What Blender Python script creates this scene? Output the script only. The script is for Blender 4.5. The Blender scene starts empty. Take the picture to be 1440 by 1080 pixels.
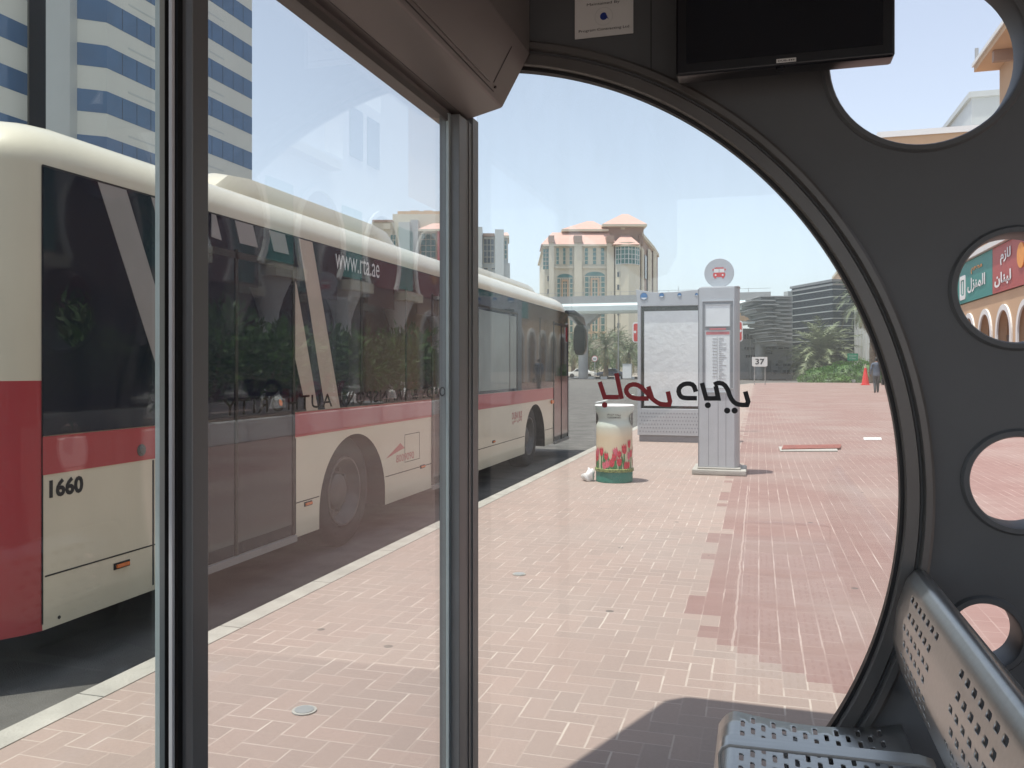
import bpy, bmesh, math, random
from mathutils import Vector, Matrix
from mathutils.geometry import tessellate_polygon
random.seed(7)
R = math.radians
C = bpy.context.scene
COL = C.collection
# ------------------------------------------------------------------ camera geometry (used to read positions off known planes)
TH = math.atan(347/1200.0); CT, ST = math.cos(TH), math.sin(TH); CH = 1.4
def ray(px, py):
    u = (px-720)/1200.0
    return (-ST+u*CT, CT+u*ST, (517-py)/1200.0)
def onX(px, py, X):
    d = ray(px, py); s = X/d[0]; return Vector((X, s*d[1], CH+s*d[2]))
def onY(px, py, Y):
    d = ray(px, py); s = Y/d[1]; return Vector((s*d[0], Y, CH+s*d[2]))
def onZ(px, py, Z=0.0):
    d = ray(px, py); s = (Z-CH)/d[2]; return Vector((s*d[0], s*d[1], Z))
def atS(px, py, s):
    d = ray(px, py); return Vector((s*d[0], s*d[1], CH+s*d[2]))

# ------------------------------------------------------------------ materials
def nodes(name):
    m = bpy.data.materials.new(name); m.use_nodes = True
    return m, m.node_tree, m.node_tree.nodes['Principled BSDF']
def N(t, kind, **kw):
    n = t.nodes.new(kind)
    for k, v in kw.items():
        if k.startswith('i'): n.inputs[int(k[1:])].default_value = v
        else: setattr(n, k, v)
    return n
def L(t, a, ao, b, bi): t.links.new(a.outputs[ao], b.inputs[bi])
def mat(name, col, rough=0.5, metal=0.0, var=0.08, scale=6.0, bump=0.0, bscale=60.0, spec=0.5, coat=0.0, stretch=None):
    m, t, p = nodes(name)
    p.inputs['Roughness'].default_value = rough; p.inputs['Metallic'].default_value = metal
    p.inputs['Specular IOR Level'].default_value = spec; p.inputs['Coat Weight'].default_value = coat
    tc = N(t, 'ShaderNodeTexCoord'); src = tc; so = 'Object'
    if stretch:
        mp = N(t, 'ShaderNodeMapping'); mp.inputs['Scale'].default_value = stretch; L(t, tc, 'Object', mp, 0); src = mp; so = 0
    nz = N(t, 'ShaderNodeTexNoise'); nz.inputs['Scale'].default_value = scale; nz.inputs['Detail'].default_value = 5
    L(t, src, so, nz, 'Vector')
    cr = N(t, 'ShaderNodeValToRGB')
    cr.color_ramp.elements[0].position = .3; cr.color_ramp.elements[1].position = .72
    cr.color_ramp.elements[0].color = [c*(1-var) for c in col]+[1]
    cr.color_ramp.elements[1].color = [min(1, c*(1+var)) for c in col]+[1]
    L(t, nz, 0, cr, 0); L(t, cr, 0, p, 'Base Color')
    if bump > 0:
        n2 = N(t, 'ShaderNodeTexNoise'); n2.inputs['Scale'].default_value = bscale; n2.inputs['Detail'].default_value = 3
        L(t, tc, 'Object', n2, 'Vector')
        b = N(t, 'ShaderNodeBump'); b.inputs['Strength'].default_value = bump; b.inputs['Distance'].default_value = .02
        L(t, n2, 0, b, 'Height'); L(t, b, 0, p, 'Normal')
    return m
def math_(t, op, a, b=None, c=None):
    n = N(t, 'ShaderNodeMath'); n.operation = op
    for i, v in enumerate((a, b, c)):
        if v is None: continue
        if isinstance(v, (int, float)): n.inputs[i].default_value = v
        else: t.links.new(v, n.inputs[i])
    return n.outputs[0]
def mixc(t, f, a, b):
    n = N(t, 'ShaderNodeMix'); n.data_type = 'RGBA'
    for i, v in ((0, f), (6, a), (7, b)):
        if isinstance(v, (int, float)): n.inputs[i].default_value = v
        elif isinstance(v, tuple): n.inputs[i].default_value = v
        else: t.links.new(v, n.inputs[i])
    return n.outputs[2]

def paver_material():
    m, t, p = nodes('concrete block paving')
    geo = N(t, 'ShaderNodeNewGeometry'); sx = N(t, 'ShaderNodeSeparateXYZ'); L(t, geo, 'Position', sx, 0)
    wn = N(t, 'ShaderNodeTexNoise'); wn.inputs['Scale'].default_value = 5.0; L(t, geo, 'Position', wn, 'Vector')
    wob = math_(t, 'MULTIPLY', math_(t, 'SUBTRACT', wn.outputs[0], .5), .07)
    X = math_(t, 'ADD', math_(t, 'DIVIDE', sx.outputs[0], .103), wob); Y = math_(t, 'ADD', math_(t, 'DIVIDE', sx.outputs[1], .103), wob)
    X = math_(t, 'ADD', X, 1000.0); Y = math_(t, 'ADD', Y, 1000.0)
    i = math_(t, 'FLOOR', X); j = math_(t, 'FLOOR', Y)
    fx = math_(t, 'SUBTRACT', X, i); fy = math_(t, 'SUBTRACT', Y, j)
    k = math_(t, 'MODULO', math_(t, 'ADD', math_(t, 'SUBTRACT', i, j), 4000.0), 4.0)
    def eq(v, a): return math_(t, 'COMPARE', v, a, .25)
    k0, k1, k2, k3 = eq(k, 0.), eq(k, 1.), eq(k, 2.), eq(k, 3.)
    gx = math_(t, 'SUBTRACT', 1.0, fx); gy = math_(t, 'SUBTRACT', 1.0, fy)
    dxl = math_(t, 'ADD', fx, k1); dxr = math_(t, 'ADD', gx, k0)
    dyb = math_(t, 'ADD', fy, k2); dyt = math_(t, 'ADD', gy, k3)
    hx = math_(t, 'MINIMUM', dxl, dxr); hy_ = math_(t, 'MINIMUM', dyb, dyt)
    # brick id of herringbone
    ih = math_(t, 'SUBTRACT', i, k1); jh = math_(t, 'SUBTRACT', j, k2)
    # running bond for the red zone: bricks along Y
    off = math_(t, 'MULTIPLY', math_(t, 'MODULO', i, 2.0), 1.0)
    Yr = math_(t, 'DIVIDE', math_(t, 'ADD', Y, off), 2.0); jr = math_(t, 'FLOOR', Yr); fr = math_(t, 'SUBTRACT', Yr, jr)
    rx_ = math_(t, 'MINIMUM', fx, gx); ry_ = math_(t, 'MULTIPLY', math_(t, 'MINIMUM', fr, math_(t, 'SUBTRACT', 1.0, fr)), 2.0)
    # zone mask decided per cell so that the border steps from brick to brick
    cx = math_(t, 'MULTIPLY', math_(t, 'SUBTRACT', i, 1000.0), .103); cy = math_(t, 'MULTIPLY', math_(t, 'SUBTRACT', j, 1000.0), .103)
    zn = N(t, 'ShaderNodeTexWhiteNoise'); zn.noise_dimensions = '2D'
    cmb = N(t, 'ShaderNodeCombineXYZ'); t.links.new(i, cmb.inputs[0]); t.links.new(math_(t, 'FLOOR', math_(t, 'DIVIDE', j, 2.0)), cmb.inputs[1]); L(t, cmb, 0, zn, 0)
    jit = math_(t, 'MULTIPLY', math_(t, 'SUBTRACT', zn.outputs[0], .5), .20)
    e1 = math_(t, 'GREATER_THAN', math_(t, 'ADD', cx, jit), -.40)
    line = math_(t, 'SUBTRACT', 4.45, math_(t, 'MULTIPLY', math_(t, 'ADD', cx, .3), .95))
    e2 = math_(t, 'GREATER_THAN', cy, math_(t, 'MAXIMUM', line, 2.6))
    zone = math_(t, 'MULTIPLY', e1, e2)
    def mixf(a, b_):
        q = N(t, 'ShaderNodeMix'); t.links.new(zone, q.inputs[0]); t.links.new(a, q.inputs[2]); t.links.new(b_, q.inputs[3]); return q.outputs[0]
    DX, DY = mixf(hx, rx_), mixf(hy_, ry_)
    idx = N(t, 'ShaderNodeCombineXYZ'); t.links.new(ih, idx.inputs[0]); t.links.new(jh, idx.inputs[1]); t.links.new(zone, idx.inputs[2])
    wr = N(t, 'ShaderNodeTexWhiteNoise'); L(t, idx, 0, wr, 0)
    big = N(t, 'ShaderNodeTexNoise'); big.inputs['Scale'].default_value = .55; big.inputs['Detail'].default_value = 6; L(t, geo, 'Position', big, 'Vector')
    fine = N(t, 'ShaderNodeTexNoise'); fine.inputs['Scale'].default_value = 60; fine.inputs['Detail'].default_value = 4; L(t, geo, 'Position', fine, 'Vector')
    tan = mixc(t, wr.outputs[0], (.350, .270, .234, 1), (.400, .298, .255, 1))
    red = mixc(t, wr.outputs[0], (.265, .152, .134, 1), (.295, .176, .156, 1))
    bc = mixc(t, zone, tan, red)
    gr = N(t, 'ShaderNodeValToRGB'); gr.color_ramp.elements[0].position = .42; gr.color_ramp.elements[1].position = .68; L(t, big, 0, gr, 0)
    bc = mixc(t, math_(t, 'MULTIPLY', gr.outputs[0], .45), bc, (.41, .35, .31, 1))
    bc = mixc(t, math_(t, 'MULTIPLY', fine.outputs[0], .5), bc, (.26, .20, .175, 1))
    vs = N(t, 'ShaderNodeTexVoronoi'); vs.inputs['Scale'].default_value = 1.9; L(t, geo, 'Position', vs, 'Vector')
    spot = math_(t, 'LESS_THAN', vs.outputs['Distance'], .045)
    bc = mixc(t, math_(t, 'MULTIPLY', spot, .7), bc, (.11, .10, .09, 1))
    jn = N(t, 'ShaderNodeTexNoise'); jn.inputs['Scale'].default_value = 1.7; jn.inputs['Detail'].default_value = 3; L(t, geo, 'Position', jn, 'Vector')
    def joint(dd, wmul):
        jw = math_(t, 'MULTIPLY', jn.outputs[0], wmul)
        q = N(t, 'ShaderNodeMapRange'); q.inputs['To Min'].default_value = 1; q.inputs['To Max'].default_value = 0
        t.links.new(dd, q.inputs[0]); t.links.new(math_(t, 'MULTIPLY', jw, .6), q.inputs[1]); t.links.new(math_(t, 'ADD', jw, .012), q.inputs[2]); return q.outputs[0]
    fillx = N(t, 'ShaderNodeMapRange'); L(t, jn, 0, fillx, 0); fillx.inputs[1].default_value = .32; fillx.inputs[2].default_value = .58; fillx.inputs[3].default_value = .35; fillx.inputs[4].default_value = 1.0
    ec = N(t, 'ShaderNodeCombineXYZ'); t.links.new(math_(t, 'FLOOR', math_(t, 'ADD', X, .5)), ec.inputs[0]); t.links.new(mixf(j, jr), ec.inputs[1]); en_ = N(t, 'ShaderNodeTexWhiteNoise'); L(t, ec, 0, en_, 0)
    er = N(t, 'ShaderNodeMapRange'); L(t, en_, 0, er, 0); er.inputs[3].default_value = -.15; er.inputs[4].default_value = 1.1; er.clamp = False
    jxm = math_(t, 'MINIMUM', math_(t, 'MULTIPLY', math_(t, 'MULTIPLY', joint(DX, .08), fillx.outputs[0]), math_(t, 'MAXIMUM', er.outputs[0], .22)), 1.0)
    yk = N(t, 'ShaderNodeMix'); t.links.new(zone, yk.inputs[0]); yk.inputs[2].default_value = .75; yk.inputs[3].default_value = .4
    jym = math_(t, 'MULTIPLY', joint(DY, .055), math_(t, 'MULTIPLY', fillx.outputs[0], yk.outputs[0]))
    gl_ = math_(t, 'ABSOLUTE', math_(t, 'ADD', math_(t, 'ADD', sx.outputs[0], .125), math_(t, 'MULTIPLY', wob, .35)))
    gap = math_(t, 'MULTIPLY', math_(t, 'LESS_THAN', gl_, .0065), math_(t, 'MULTIPLY', math_(t, 'GREATER_THAN', sx.outputs[1], 4.35), math_(t, 'LESS_THAN', sx.outputs[1], 10.5)))
    JS = math_(t, 'MAXIMUM', math_(t, 'MAXIMUM', jxm, jym), math_(t, 'MULTIPLY', gap, .6))
    jr_ = N(t, 'ShaderNodeValToRGB'); jr_.color_ramp.elements[0].position = .35; jr_.color_ramp.elements[1].position = .6; L(t, jn, 0, jr_, 0)
    jc = mixc(t, zone, (.53, .445, .385, 1), (.47, .365, .325, 1))
    fc = mixc(t, JS, bc, jc)
    t.links.new(fc, p.inputs['Base Color']); p.inputs['Roughness'].default_value = .85; p.inputs['Specular IOR Level'].default_value = .25
    b = N(t, 'ShaderNodeBump'); b.inputs['Strength'].default_value = .35; b.inputs['Distance'].default_value = .004
    t.links.new(math_(t, 'ADD', math_(t, 'MULTIPLY', JS, -.6), math_(t, 'MULTIPLY', fine.outputs[0], .5)), b.inputs['Height']); L(t, b, 0, p, 'Normal')
    return m

def glass_material(name, dust=.02, tint=(.95, .97, .965), refl=1.0):
    m, t, p = nodes(name); t.nodes.remove(p); out = t.nodes['Material Output']
    geo = N(t, 'ShaderNodeNewGeometry')
    fr = N(t, 'ShaderNodeFresnel')
    ior = N(t, 'ShaderNodeMix'); ior.inputs[2].default_value = 1.5; ior.inputs[3].default_value = 1/1.5
    L(t, geo, 'Backfacing', ior, 0); L(t, ior, 0, fr, 'IOR')
    tr = N(t, 'ShaderNodeBsdfTransparent'); tr.inputs[0].default_value = tint+(1,)
    gl = N(t, 'ShaderNodeBsdfGlossy'); gl.inputs['Roughness'].default_value = 0.0; gl.inputs[0].default_value = (1, 1, 1, 1)
    df = N(t, 'ShaderNodeBsdfDiffuse'); df.inputs[0].default_value = (.72, .70, .66, 1)
    tc = N(t, 'ShaderNodeTexCoord'); mp = N(t, 'ShaderNodeMapping'); mp.inputs['Scale'].default_value = (7, 7, 1.3); L(t, tc, 'Object', mp, 0)
    nz = N(t, 'ShaderNodeTexNoise'); nz.inputs['Scale'].default_value = 2.2; nz.inputs['Detail'].default_value = 7; nz.inputs['Roughness'].default_value = .65; L(t, mp, 0, nz, 'Vector')
    mx1 = N(t, 'ShaderNodeMixShader'); mx2 = N(t, 'ShaderNodeMixShader')
    dfac = math_(t, 'MULTIPLY', math_(t, 'POWER', nz.outputs[0], 2.0), dust*4)
    t.links.new(dfac, mx1.inputs[0]); L(t, tr, 0, mx1, 1); L(t, df, 0, mx1, 2)
    t.links.new(math_(t, 'MULTIPLY', fr.outputs[0], refl), mx2.inputs[0]); L(t, mx1, 0, mx2, 1); L(t, gl, 0, mx2, 2)
    L(t, mx2, 0, out, 0)
    return m

M = {}
M['pave'] = paver_material()
M['asphalt'] = mat('asphalt', (.135, .128, .118), .9, var=.25, scale=2.5, bump=.5, bscale=140, spec=.2)
M['kerb'] = mat('kerb concrete', (.40, .375, .33), .85, var=.15, scale=5, bump=.3)
M['sand'] = mat('dusty ground', (.38, .33, .27), .95, var=.15, scale=.6)
M['floor'] = mat('dark grey floor tile', (.10, .10, .10), .6, var=.1)
M['conc'] = mat('cast concrete', (.42, .40, .36), .85, var=.12, scale=4, bump=.3)
M['shelter'] = mat('shelter grey paint', (.094, .099, .103), .45, var=.10, scale=2.2, bump=.03, bscale=300, spec=.4)
M['frame'] = mat('window frame grey', (.125, .12, .115), .34, metal=.3, var=.06, scale=8)
M['header'] = mat('header taupe grey', (.145, .132, .126), .38, var=.05, scale=4)
M['post'] = mat('dark grey aluminium', (.20, .21, .215), .4, metal=.25, var=.05)
M['black'] = mat('black rubber', (.008, .008, .009), .5, var=.1)
M['brush'] = mat('white brush seal', (.62, .64, .66), .8, var=.05)
M['glassedge'] = mat('green glass edge', (.46, .54, .54), .15, var=.05)
M['glass'] = glass_material('clear window glass', .012)
M['glass_front'] = glass_material('front window glass', .003, (.945, .962, .96), .95)
M['cover'] = glass_material('poster cover sheet', .004, (.99, .99, .99), .35)
M['glass_edgy'] = glass_material('sliding door glass', .018, (.94, .965, .95), .8)
M['steel'] = mat('brushed steel', (.46, .452, .435), .30, metal=.85, var=.05, scale=3, stretch=(2, 30, 30))
M['tv'] = mat('black tv plastic', (.006, .006, .008), .3, var=.1)
M['screen'] = mat('dark screen', (.004, .006, .010), .12, var=.1)
M['paper'] = mat('white paper', (.62, .62, .60), .8, var=.04)
M['ink'] = mat('black ink', (.01, .01, .012), .6, var=.05)
M['red_vinyl'] = mat('red vinyl', (.27, .008, .015), .45, var=.05)
M['navy'] = mat('navy ink', (.01, .03, .22), .5, var=.05)
M['cream'] = mat('cream bus paint', (.66, .61, .475), .32, var=.05, scale=1.6, coat=.35, bump=.04, bscale=1.2)
M['busred'] = mat('red bus paint', (.40, .035, .045), .3, var=.05, scale=1.5, coat=.4)
M['busglass'] = mat('bus window glass', (.009, .013, .024), .03, var=.05, spec=.32)
M['silver'] = mat('silver vinyl', (.30, .285, .27), .45, var=.05)
M['beigev'] = mat('beige vinyl', (.50, .42, .34), .45, var=.05)
M['shade'] = mat('grey green sun blind behind glass', (.22, .27, .255), .25, var=.12, scale=2)
M['tyre'] = mat('tyre rubber', (.02, .02, .021), .8, var=.1, bump=.2)
M['rim'] = mat('wheel rim steel', (.13, .125, .12), .5, metal=.3, var=.1)
M['under'] = mat('underbody black', (.012, .012, .013), .8)
M['amber'] = mat('amber lens', (.75, .18, .03), .25, var=.2, scale=40)
M['white'] = mat('white paint', (.78, .78, .76), .5, var=.03)
M['white_txt'] = mat('white vinyl lettering', (.72, .72, .70), .5, var=.02)
M['doorred'] = mat('maroon door glass', (.14, .045, .05), .1, var=.15, spec=.6)
M['totem'] = mat('light grey metal panel', (.475, .495, .52), .45, metal=.0, var=.04)
M['totem_d'] = mat('mid grey metal', (.25, .26, .28), .45, metal=.0, var=.05)
M['poster'] = mat('crumpled poster paper', (.92, .95, .95), .6, var=.05, scale=9, bump=.55, bscale=10)
M['timetable'] = mat('timetable sheet', (.76, .80, .82), .4, var=.03)
M['signred'] = mat('sign red', (.60, .045, .04), .5, var=.05)
M['pinkred'] = mat('faded red strip', (.55, .16, .18), .5, var=.05)
M['blue'] = mat('blue lens', (.05, .18, .42), .2, var=.2)
M['bin_base'] = mat('teal green bin base', (.02, .20, .15), .5, var=.08)
M['bin_ring'] = mat('green gold bin ring', (.20, .25, .08), .6, var=.7, scale=45)
M['tulip'] = mat('tulip red print', (.62, .03, .06), .5, var=.4, scale=45)
M['tulip2'] = mat('tulip pink print', (.68, .13, .19), .5, var=.3, scale=45)
M['stem'] = mat('stem green print', (.04, .20, .06), .5, var=.35, scale=30)
M['bag'] = mat('white plastic bag', (.80, .79, .78), .5, var=.05, bump=.6, bscale=20)
M['cone'] = mat('red cone plastic', (.72, .03, .03), .5, var=.05)
M['orange'] = mat('orange barrier', (.80, .34, .08), .6, var=.08)
M['signgreen'] = mat('green street sign', (.01, .26, .14), .5, var=.05)
M['pole'] = mat('grey galvanised pole', (.38, .38, .37), .5, metal=.3)
M['tower'] = mat('white tower cladding', (.60, .60, .54), .6, var=.03, scale=.3)
M['towerglass'] = mat('blue tower glass', (.045, .11, .22), .12, var=.12, scale=.5, spec=.7)
M['towercol'] = mat('pale grey column cladding', (.46, .48, .46), .4, var=.03, scale=.3)
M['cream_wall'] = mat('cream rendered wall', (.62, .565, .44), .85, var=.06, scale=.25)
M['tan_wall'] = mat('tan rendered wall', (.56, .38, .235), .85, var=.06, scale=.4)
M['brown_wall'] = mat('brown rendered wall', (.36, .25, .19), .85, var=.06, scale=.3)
M['rooftile'] = mat('pink clay roof tile', (.62, .39, .32), .8, var=.08, scale=1)
M['greenglass'] = mat('green window glass', (.05, .17, .15), .12, var=.3, scale=.4, spec=.7)
M['darkglass'] = mat('dark window glass', (.03, .04, .05), .12, var=.3, scale=.3, spec=.7)
M['blackglass'] = mat('black facade glass', (.010, .015, .026), .35, var=.4, scale=.2, spec=.06)
M['grey_wall'] = mat('grey metal cladding', (.22, .225, .23), .5, var=.05, scale=.5)
M['viaduct'] = mat('viaduct concrete', (.34, .34, .335), .8, var=.06, scale=.4)
M['viaduct_w'] = mat('sunlit viaduct flange', (.70, .78, .77), .7, var=.03, scale=.4)  # paler than the viaduct concrete: sunlight on the flange painted into the colour
M['teal_sign'] = mat('teal shop sign', (.05, .25, .22), .5, var=.06)
M['maroon_sign'] = mat('red brown shop sign', (.42, .09, .08), .5, var=.06)
M['trim'] = mat('white arch trim', (.72, .72, .69), .7, var=.04, scale=1)
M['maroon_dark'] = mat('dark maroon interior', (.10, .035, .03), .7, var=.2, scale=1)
M['trunk'] = mat('palm trunk bark', (.20, .15, .10), .9, var=.35, scale=6, bump=.6, bscale=12)
def leaf(name, a, b, rough=.5):
    m, t, p = nodes(name)
    oi = N(t, 'ShaderNodeTexCoord'); wn = N(t, 'ShaderNodeTexNoise'); wn.inputs['Scale'].default_value = 1.7; wn.inputs['Detail'].default_value = 4; L(t, oi, 'Object', wn, 'Vector')
    cr = N(t, 'ShaderNodeValToRGB'); cr.color_ramp.elements[0].color = a+(1,); cr.color_ramp.elements[1].color = b+(1,)
    cr.color_ramp.elements[0].position = .35; cr.color_ramp.elements[1].position = .65
    L(t, wn, 0, cr, 0); L(t, cr, 0, p, 'Base Color'); p.inputs['Roughness'].default_value = rough
    p.inputs['Subsurface Weight'].default_value = 0
    return m
M['leaf'] = leaf('oleander leaves', (.035, .085, .018), (.10, .19, .04))
M['hedge'] = leaf('hedge leaves', (.06, .15, .02), (.13, .27, .05))
M['palm'] = leaf('palm fronds', (.13, .16, .08), (.26, .29, .16))
M['palm_dry'] = leaf('dry palm fronds', (.30, .25, .12), (.46, .39, .22))
M['palm_dark'] = leaf('dark palm fronds', (.06, .085, .035), (.14, .17, .075))
M['suit'] = mat('blue grey jacket', (.10, .125, .17), .8, var=.06)
M['trouser'] = mat('dark grey trousers', (.055, .06, .07), .85, var=.06)
M['skin'] = mat('brown skin', (.22, .11, .07), .6, var=.05)
M['hair'] = mat('black hair', (.01, .009, .008), .7)
M['carblue'] = mat('dark blue car paint', (.03, .05, .10), .25, coat=.6)
M['iron'] = mat('rusty red cover', (.26, .085, .065), .8, var=.2, scale=12)

# ------------------------------------------------------------------ mesh helpers
class B:
    def __init__(s): s.v = []; s.f = []; s.m = []
    def add(s, vs, fs, m=0):
        o = len(s.v); s.v += [tuple(v) for v in vs]; s.f += [tuple(i+o for i in f) for f in fs]; s.m += [m]*len(fs); return s
    def box(s, x0, x1, y0, y1, z0, z1, m=0):
        vs = [(x, y, z) for z in (z0, z1) for y in (y0, y1) for x in (x0, x1)]
        return s.add(vs, [(0, 2, 3, 1), (4, 5, 7, 6), (0, 1, 5, 4), (2, 6, 7, 3), (0, 4, 6, 2), (1, 3, 7, 5)], m)
    def obox(s, p0, ax, ay, az, m=0):
        p0, ax, ay, az = Vector(p0), Vector(ax), Vector(ay), Vector(az)
        vs = [p0+ax*i+ay*j+az*k for k in (0, 1) for j in (0, 1) for i in (0, 1)]
        return s.add(vs, [(0, 2, 3, 1), (4, 5, 7, 6), (0, 1, 5, 4), (2, 6, 7, 3), (0, 4, 6, 2), (1, 3, 7, 5)], m)
    def prism(s, pts, plane, a, b, holes=(), m=0):
        loops = [list(pts)]+[list(h) for h in holes]
        flat = [p for l in loops for p in l]
        def P(p, w):
            return {'xz': (p[0], w, p[1]), 'yz': (w, p[0], p[1]), 'xy': (p[0], p[1], w)}[plane]
        tris = tessellate_polygon([[Vector((p[0], p[1], 0)) for p in l] for l in loops]) if holes else [tuple(range(len(flat)))]
        n = len(flat); vs = [P(p, a) for p in flat]+[P(p, b) for p in flat]
        fs = [tuple(t_) for t_ in tris]+[tuple(i+n for i in reversed(t_)) for t_ in tris]
        o = 0
        for l in loops:
            k = len(l)
            for i in range(k):
                j = (i+1) % k; fs.append((o+i, o+j, o+j+n, o+i+n))
            o += k
        return s.add(vs, fs, m)
    def cyl(s, p0, p1, r0, r1=None, n=16, m=0, cap=True):
        if r1 is None: r1 = r0
        p0, p1 = Vector(p0), Vector(p1); d = (p1-p0).normalized()
        a = d.orthogonal().normalized(); b = d.cross(a)
        vs = []
        for p, r in ((p0, r0), (p1, r1)):
            for i in range(n):
                t = 2*math.pi*i/n; vs.append(p+a*(r*math.cos(t))+b*(r*math.sin(t)))
        fs = [(i, (i+1) % n, (i+1) % n+n, i+n) for i in range(n)]
        if cap: fs += [tuple(range(n-1, -1, -1)), tuple(range(n, 2*n))]
        return s.add(vs, fs, m)
    def tube(s, path, r, n=8, m=0):
        path = [Vector(p) for p in path]; rs = r if isinstance(r, (list, tuple)) else [r]*len(path)
        vs = []; a = None
        for i, p in enumerate(path):
            d = (path[min(i+1, len(path)-1)]-path[max(i-1, 0)]).normalized()
            a = d.orthogonal().normalized() if a is None else (a-d*a.dot(d)).normalized()
            b = d.cross(a)
            for k in range(n):
                t = 2*math.pi*k/n; vs.append(p+a*(rs[i]*math.cos(t))+b*(rs[i]*math.sin(t)))
        fs = []
        for i in range(len(path)-1):
            for k in range(n):
                fs.append((i*n+k, i*n+(k+1) % n, (i+1)*n+(k+1) % n, (i+1)*n+k))
        fs += [tuple(range(n-1, -1, -1)), tuple(range((len(path)-1)*n, len(path)*n))]
        return s.add(vs, fs, m)
    def lathe(s, c, prof, n=32, m=0, a0=0, a1=2*math.pi, axis='z'):
        full = abs(a1-a0-2*math.pi) < 1e-6; k = n if full else n+1
        vs = []
        for i in range(k):
            t = a0+(a1-a0)*i/n
            for r, h in prof:
                x, y = r*math.cos(t), r*math.sin(t)
                if axis == 'z': vs.append((c[0]+x, c[1]+y, c[2]+h))
                elif axis == 'y': vs.append((c[0]+x, c[1]+h, c[2]+y))
                else: vs.append((c[0]+h, c[1]+x, c[2]+y))
        q = len(prof); fs = []
        for i in range(n):
            for j in range(q-1):
                a = i*q+j; b = ((i+1) % k)*q+j; fs.append((a, b, b+1, a+1))
        return s.add(vs, fs, m)
    def build(s, name, mats, parent=None, smooth=False, norm=True, bevel=0, seg=2):
        me = bpy.data.meshes.new(name); me.from_pydata(s.v, [], s.f)
        if not isinstance(mats, (list, tuple)): mats = [mats]
        for q in mats: me.materials.append(M[q] if isinstance(q, str) else q)
        for p, k in zip(me.polygons, s.m): p.material_index = k; p.use_smooth = smooth
        if norm:
            bm = bmesh.new(); bm.from_mesh(me)
            if smooth: bmesh.ops.remove_doubles(bm, verts=bm.verts, dist=1e-5)
            bmesh.ops.recalc_face_normals(bm, faces=bm.faces); bm.to_mesh(me); bm.free()
        o = bpy.data.objects.new(name, me); COL.objects.link(o)
        if parent: o.parent = parent
        if bevel:
            b = o.modifiers.new('bevel', 'BEVEL'); b.width = bevel; b.segments = seg; b.limit_method = 'ANGLE'; b.angle_limit = R(40)
            for p in me.polygons: p.use_smooth = True
            w = o.modifiers.new('wn', 'WEIGHTED_NORMAL')
        elif smooth:
            try: me.set_sharp_from_angle(angle=R(38))
            except Exception: pass
        return o
def empty(name, loc=(0, 0, 0), rz=0):
    o = bpy.data.objects.new(name, None); COL.objects.link(o); o.location = loc; o.rotation_euler = (0, 0, rz); o.empty_display_size = .2
    return o
def tag(o, label, cat, group=None):
    o['label'] = label; o['category'] = cat
    if group: o['group'] = group
    return o
def struct(o): o['kind'] = 'structure'; return o
def copy_tree(o, parent=None):
    c = o.copy(); COL.objects.link(c); c.parent = parent
    for ch in list(o.children): copy_tree(ch, c)
    return c
def circ(cx, cy, r, n=48, a0=0.0, a1=2*math.pi):
    full = abs(a1-a0-2*math.pi) < 1e-6
    return [(cx+r*math.cos(a0+(a1-a0)*i/n), cy+r*math.sin(a0+(a1-a0)*i/n)) for i in range(n if full else n+1)]
AR = {'ا': (0xFE8D, 0xFE8E, 0, 0), 'ب': (0xFE8F, 0xFE90, 0xFE91, 0xFE92), 'ة': (0xFE93, 0xFE94, 0, 0), 'ت': (0xFE95, 0xFE96, 0xFE97, 0xFE98),
      'د': (0xFEA9, 0xFEAA, 0, 0), 'ر': (0xFEAD, 0xFEAE, 0, 0), 'ز': (0xFEAF, 0xFEB0, 0, 0), 'س': (0xFEB1, 0xFEB2, 0xFEB3, 0xFEB4), 'ط': (0xFEC1, 0xFEC2, 0xFEC3, 0xFEC4),
      'ع': (0xFEC9, 0xFECA, 0xFECB, 0xFECC), 'ل': (0xFEDD, 0xFEDE, 0xFEDF, 0xFEE0), 'م': (0xFEE1, 0xFEE2, 0xFEE3, 0xFEE4),
      'ن': (0xFEE5, 0xFEE6, 0xFEE7, 0xFEE8), 'ي': (0xFEF1, 0xFEF2, 0xFEF3, 0xFEF4), 'و': (0xFEED, 0xFEEE, 0, 0)}
def ar(s):
    out = []
    for i, c in enumerate(s):
        if c not in AR: out.append(c); continue
        pj = i > 0 and s[i-1] in AR and AR[s[i-1]][2]; nj = i+1 < len(s) and s[i+1] in AR and AR[c][2]
        out.append(chr(AR[c][3 if pj and nj else 1 if pj else 2 if nj else 0]))
    return ''.join(reversed(out))
def text(name, body, org, xd, yd, w, h, material, parent, thick=.001, bold=0.0, spacing=1.0):
    """flat lettering mesh; org = lower left corner, xd/yd unit directions, fitted to w x h"""
    cu = bpy.data.curves.new('txt', 'FONT'); cu.body = body; cu.space_character = spacing; cu.offset = bold; cu.resolution_u = 3
    o = bpy.data.objects.new('txt', cu); COL.objects.link(o)
    dg = bpy.context.evaluated_depsgraph_get(); me = bpy.data.meshes.new_from_object(o.evaluated_get(dg))
    bpy.data.objects.remove(o); bpy.data.curves.remove(cu)
    xs = [v.co.x for v in me.vertices]; ys = [v.co.y for v in me.vertices]
    x0, x1, y0, y1 = min(xs), max(xs), min(ys), max(ys)
    org, xd, yd = Vector(org), Vector(xd).normalized(), Vector(yd).normalized(); nd = xd.cross(yd)
    for v in me.vertices:
        v.co = org+xd*((v.co.x-x0)/(x1-x0)*w)+yd*((v.co.y-y0)/(y1-y0)*h)+nd*thick
    me.materials.clear(); me.materials.append(M[material]); me.name = name
    q = bpy.data.objects.new(name, me); COL.objects.link(q); q.parent = parent
    return q
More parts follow.
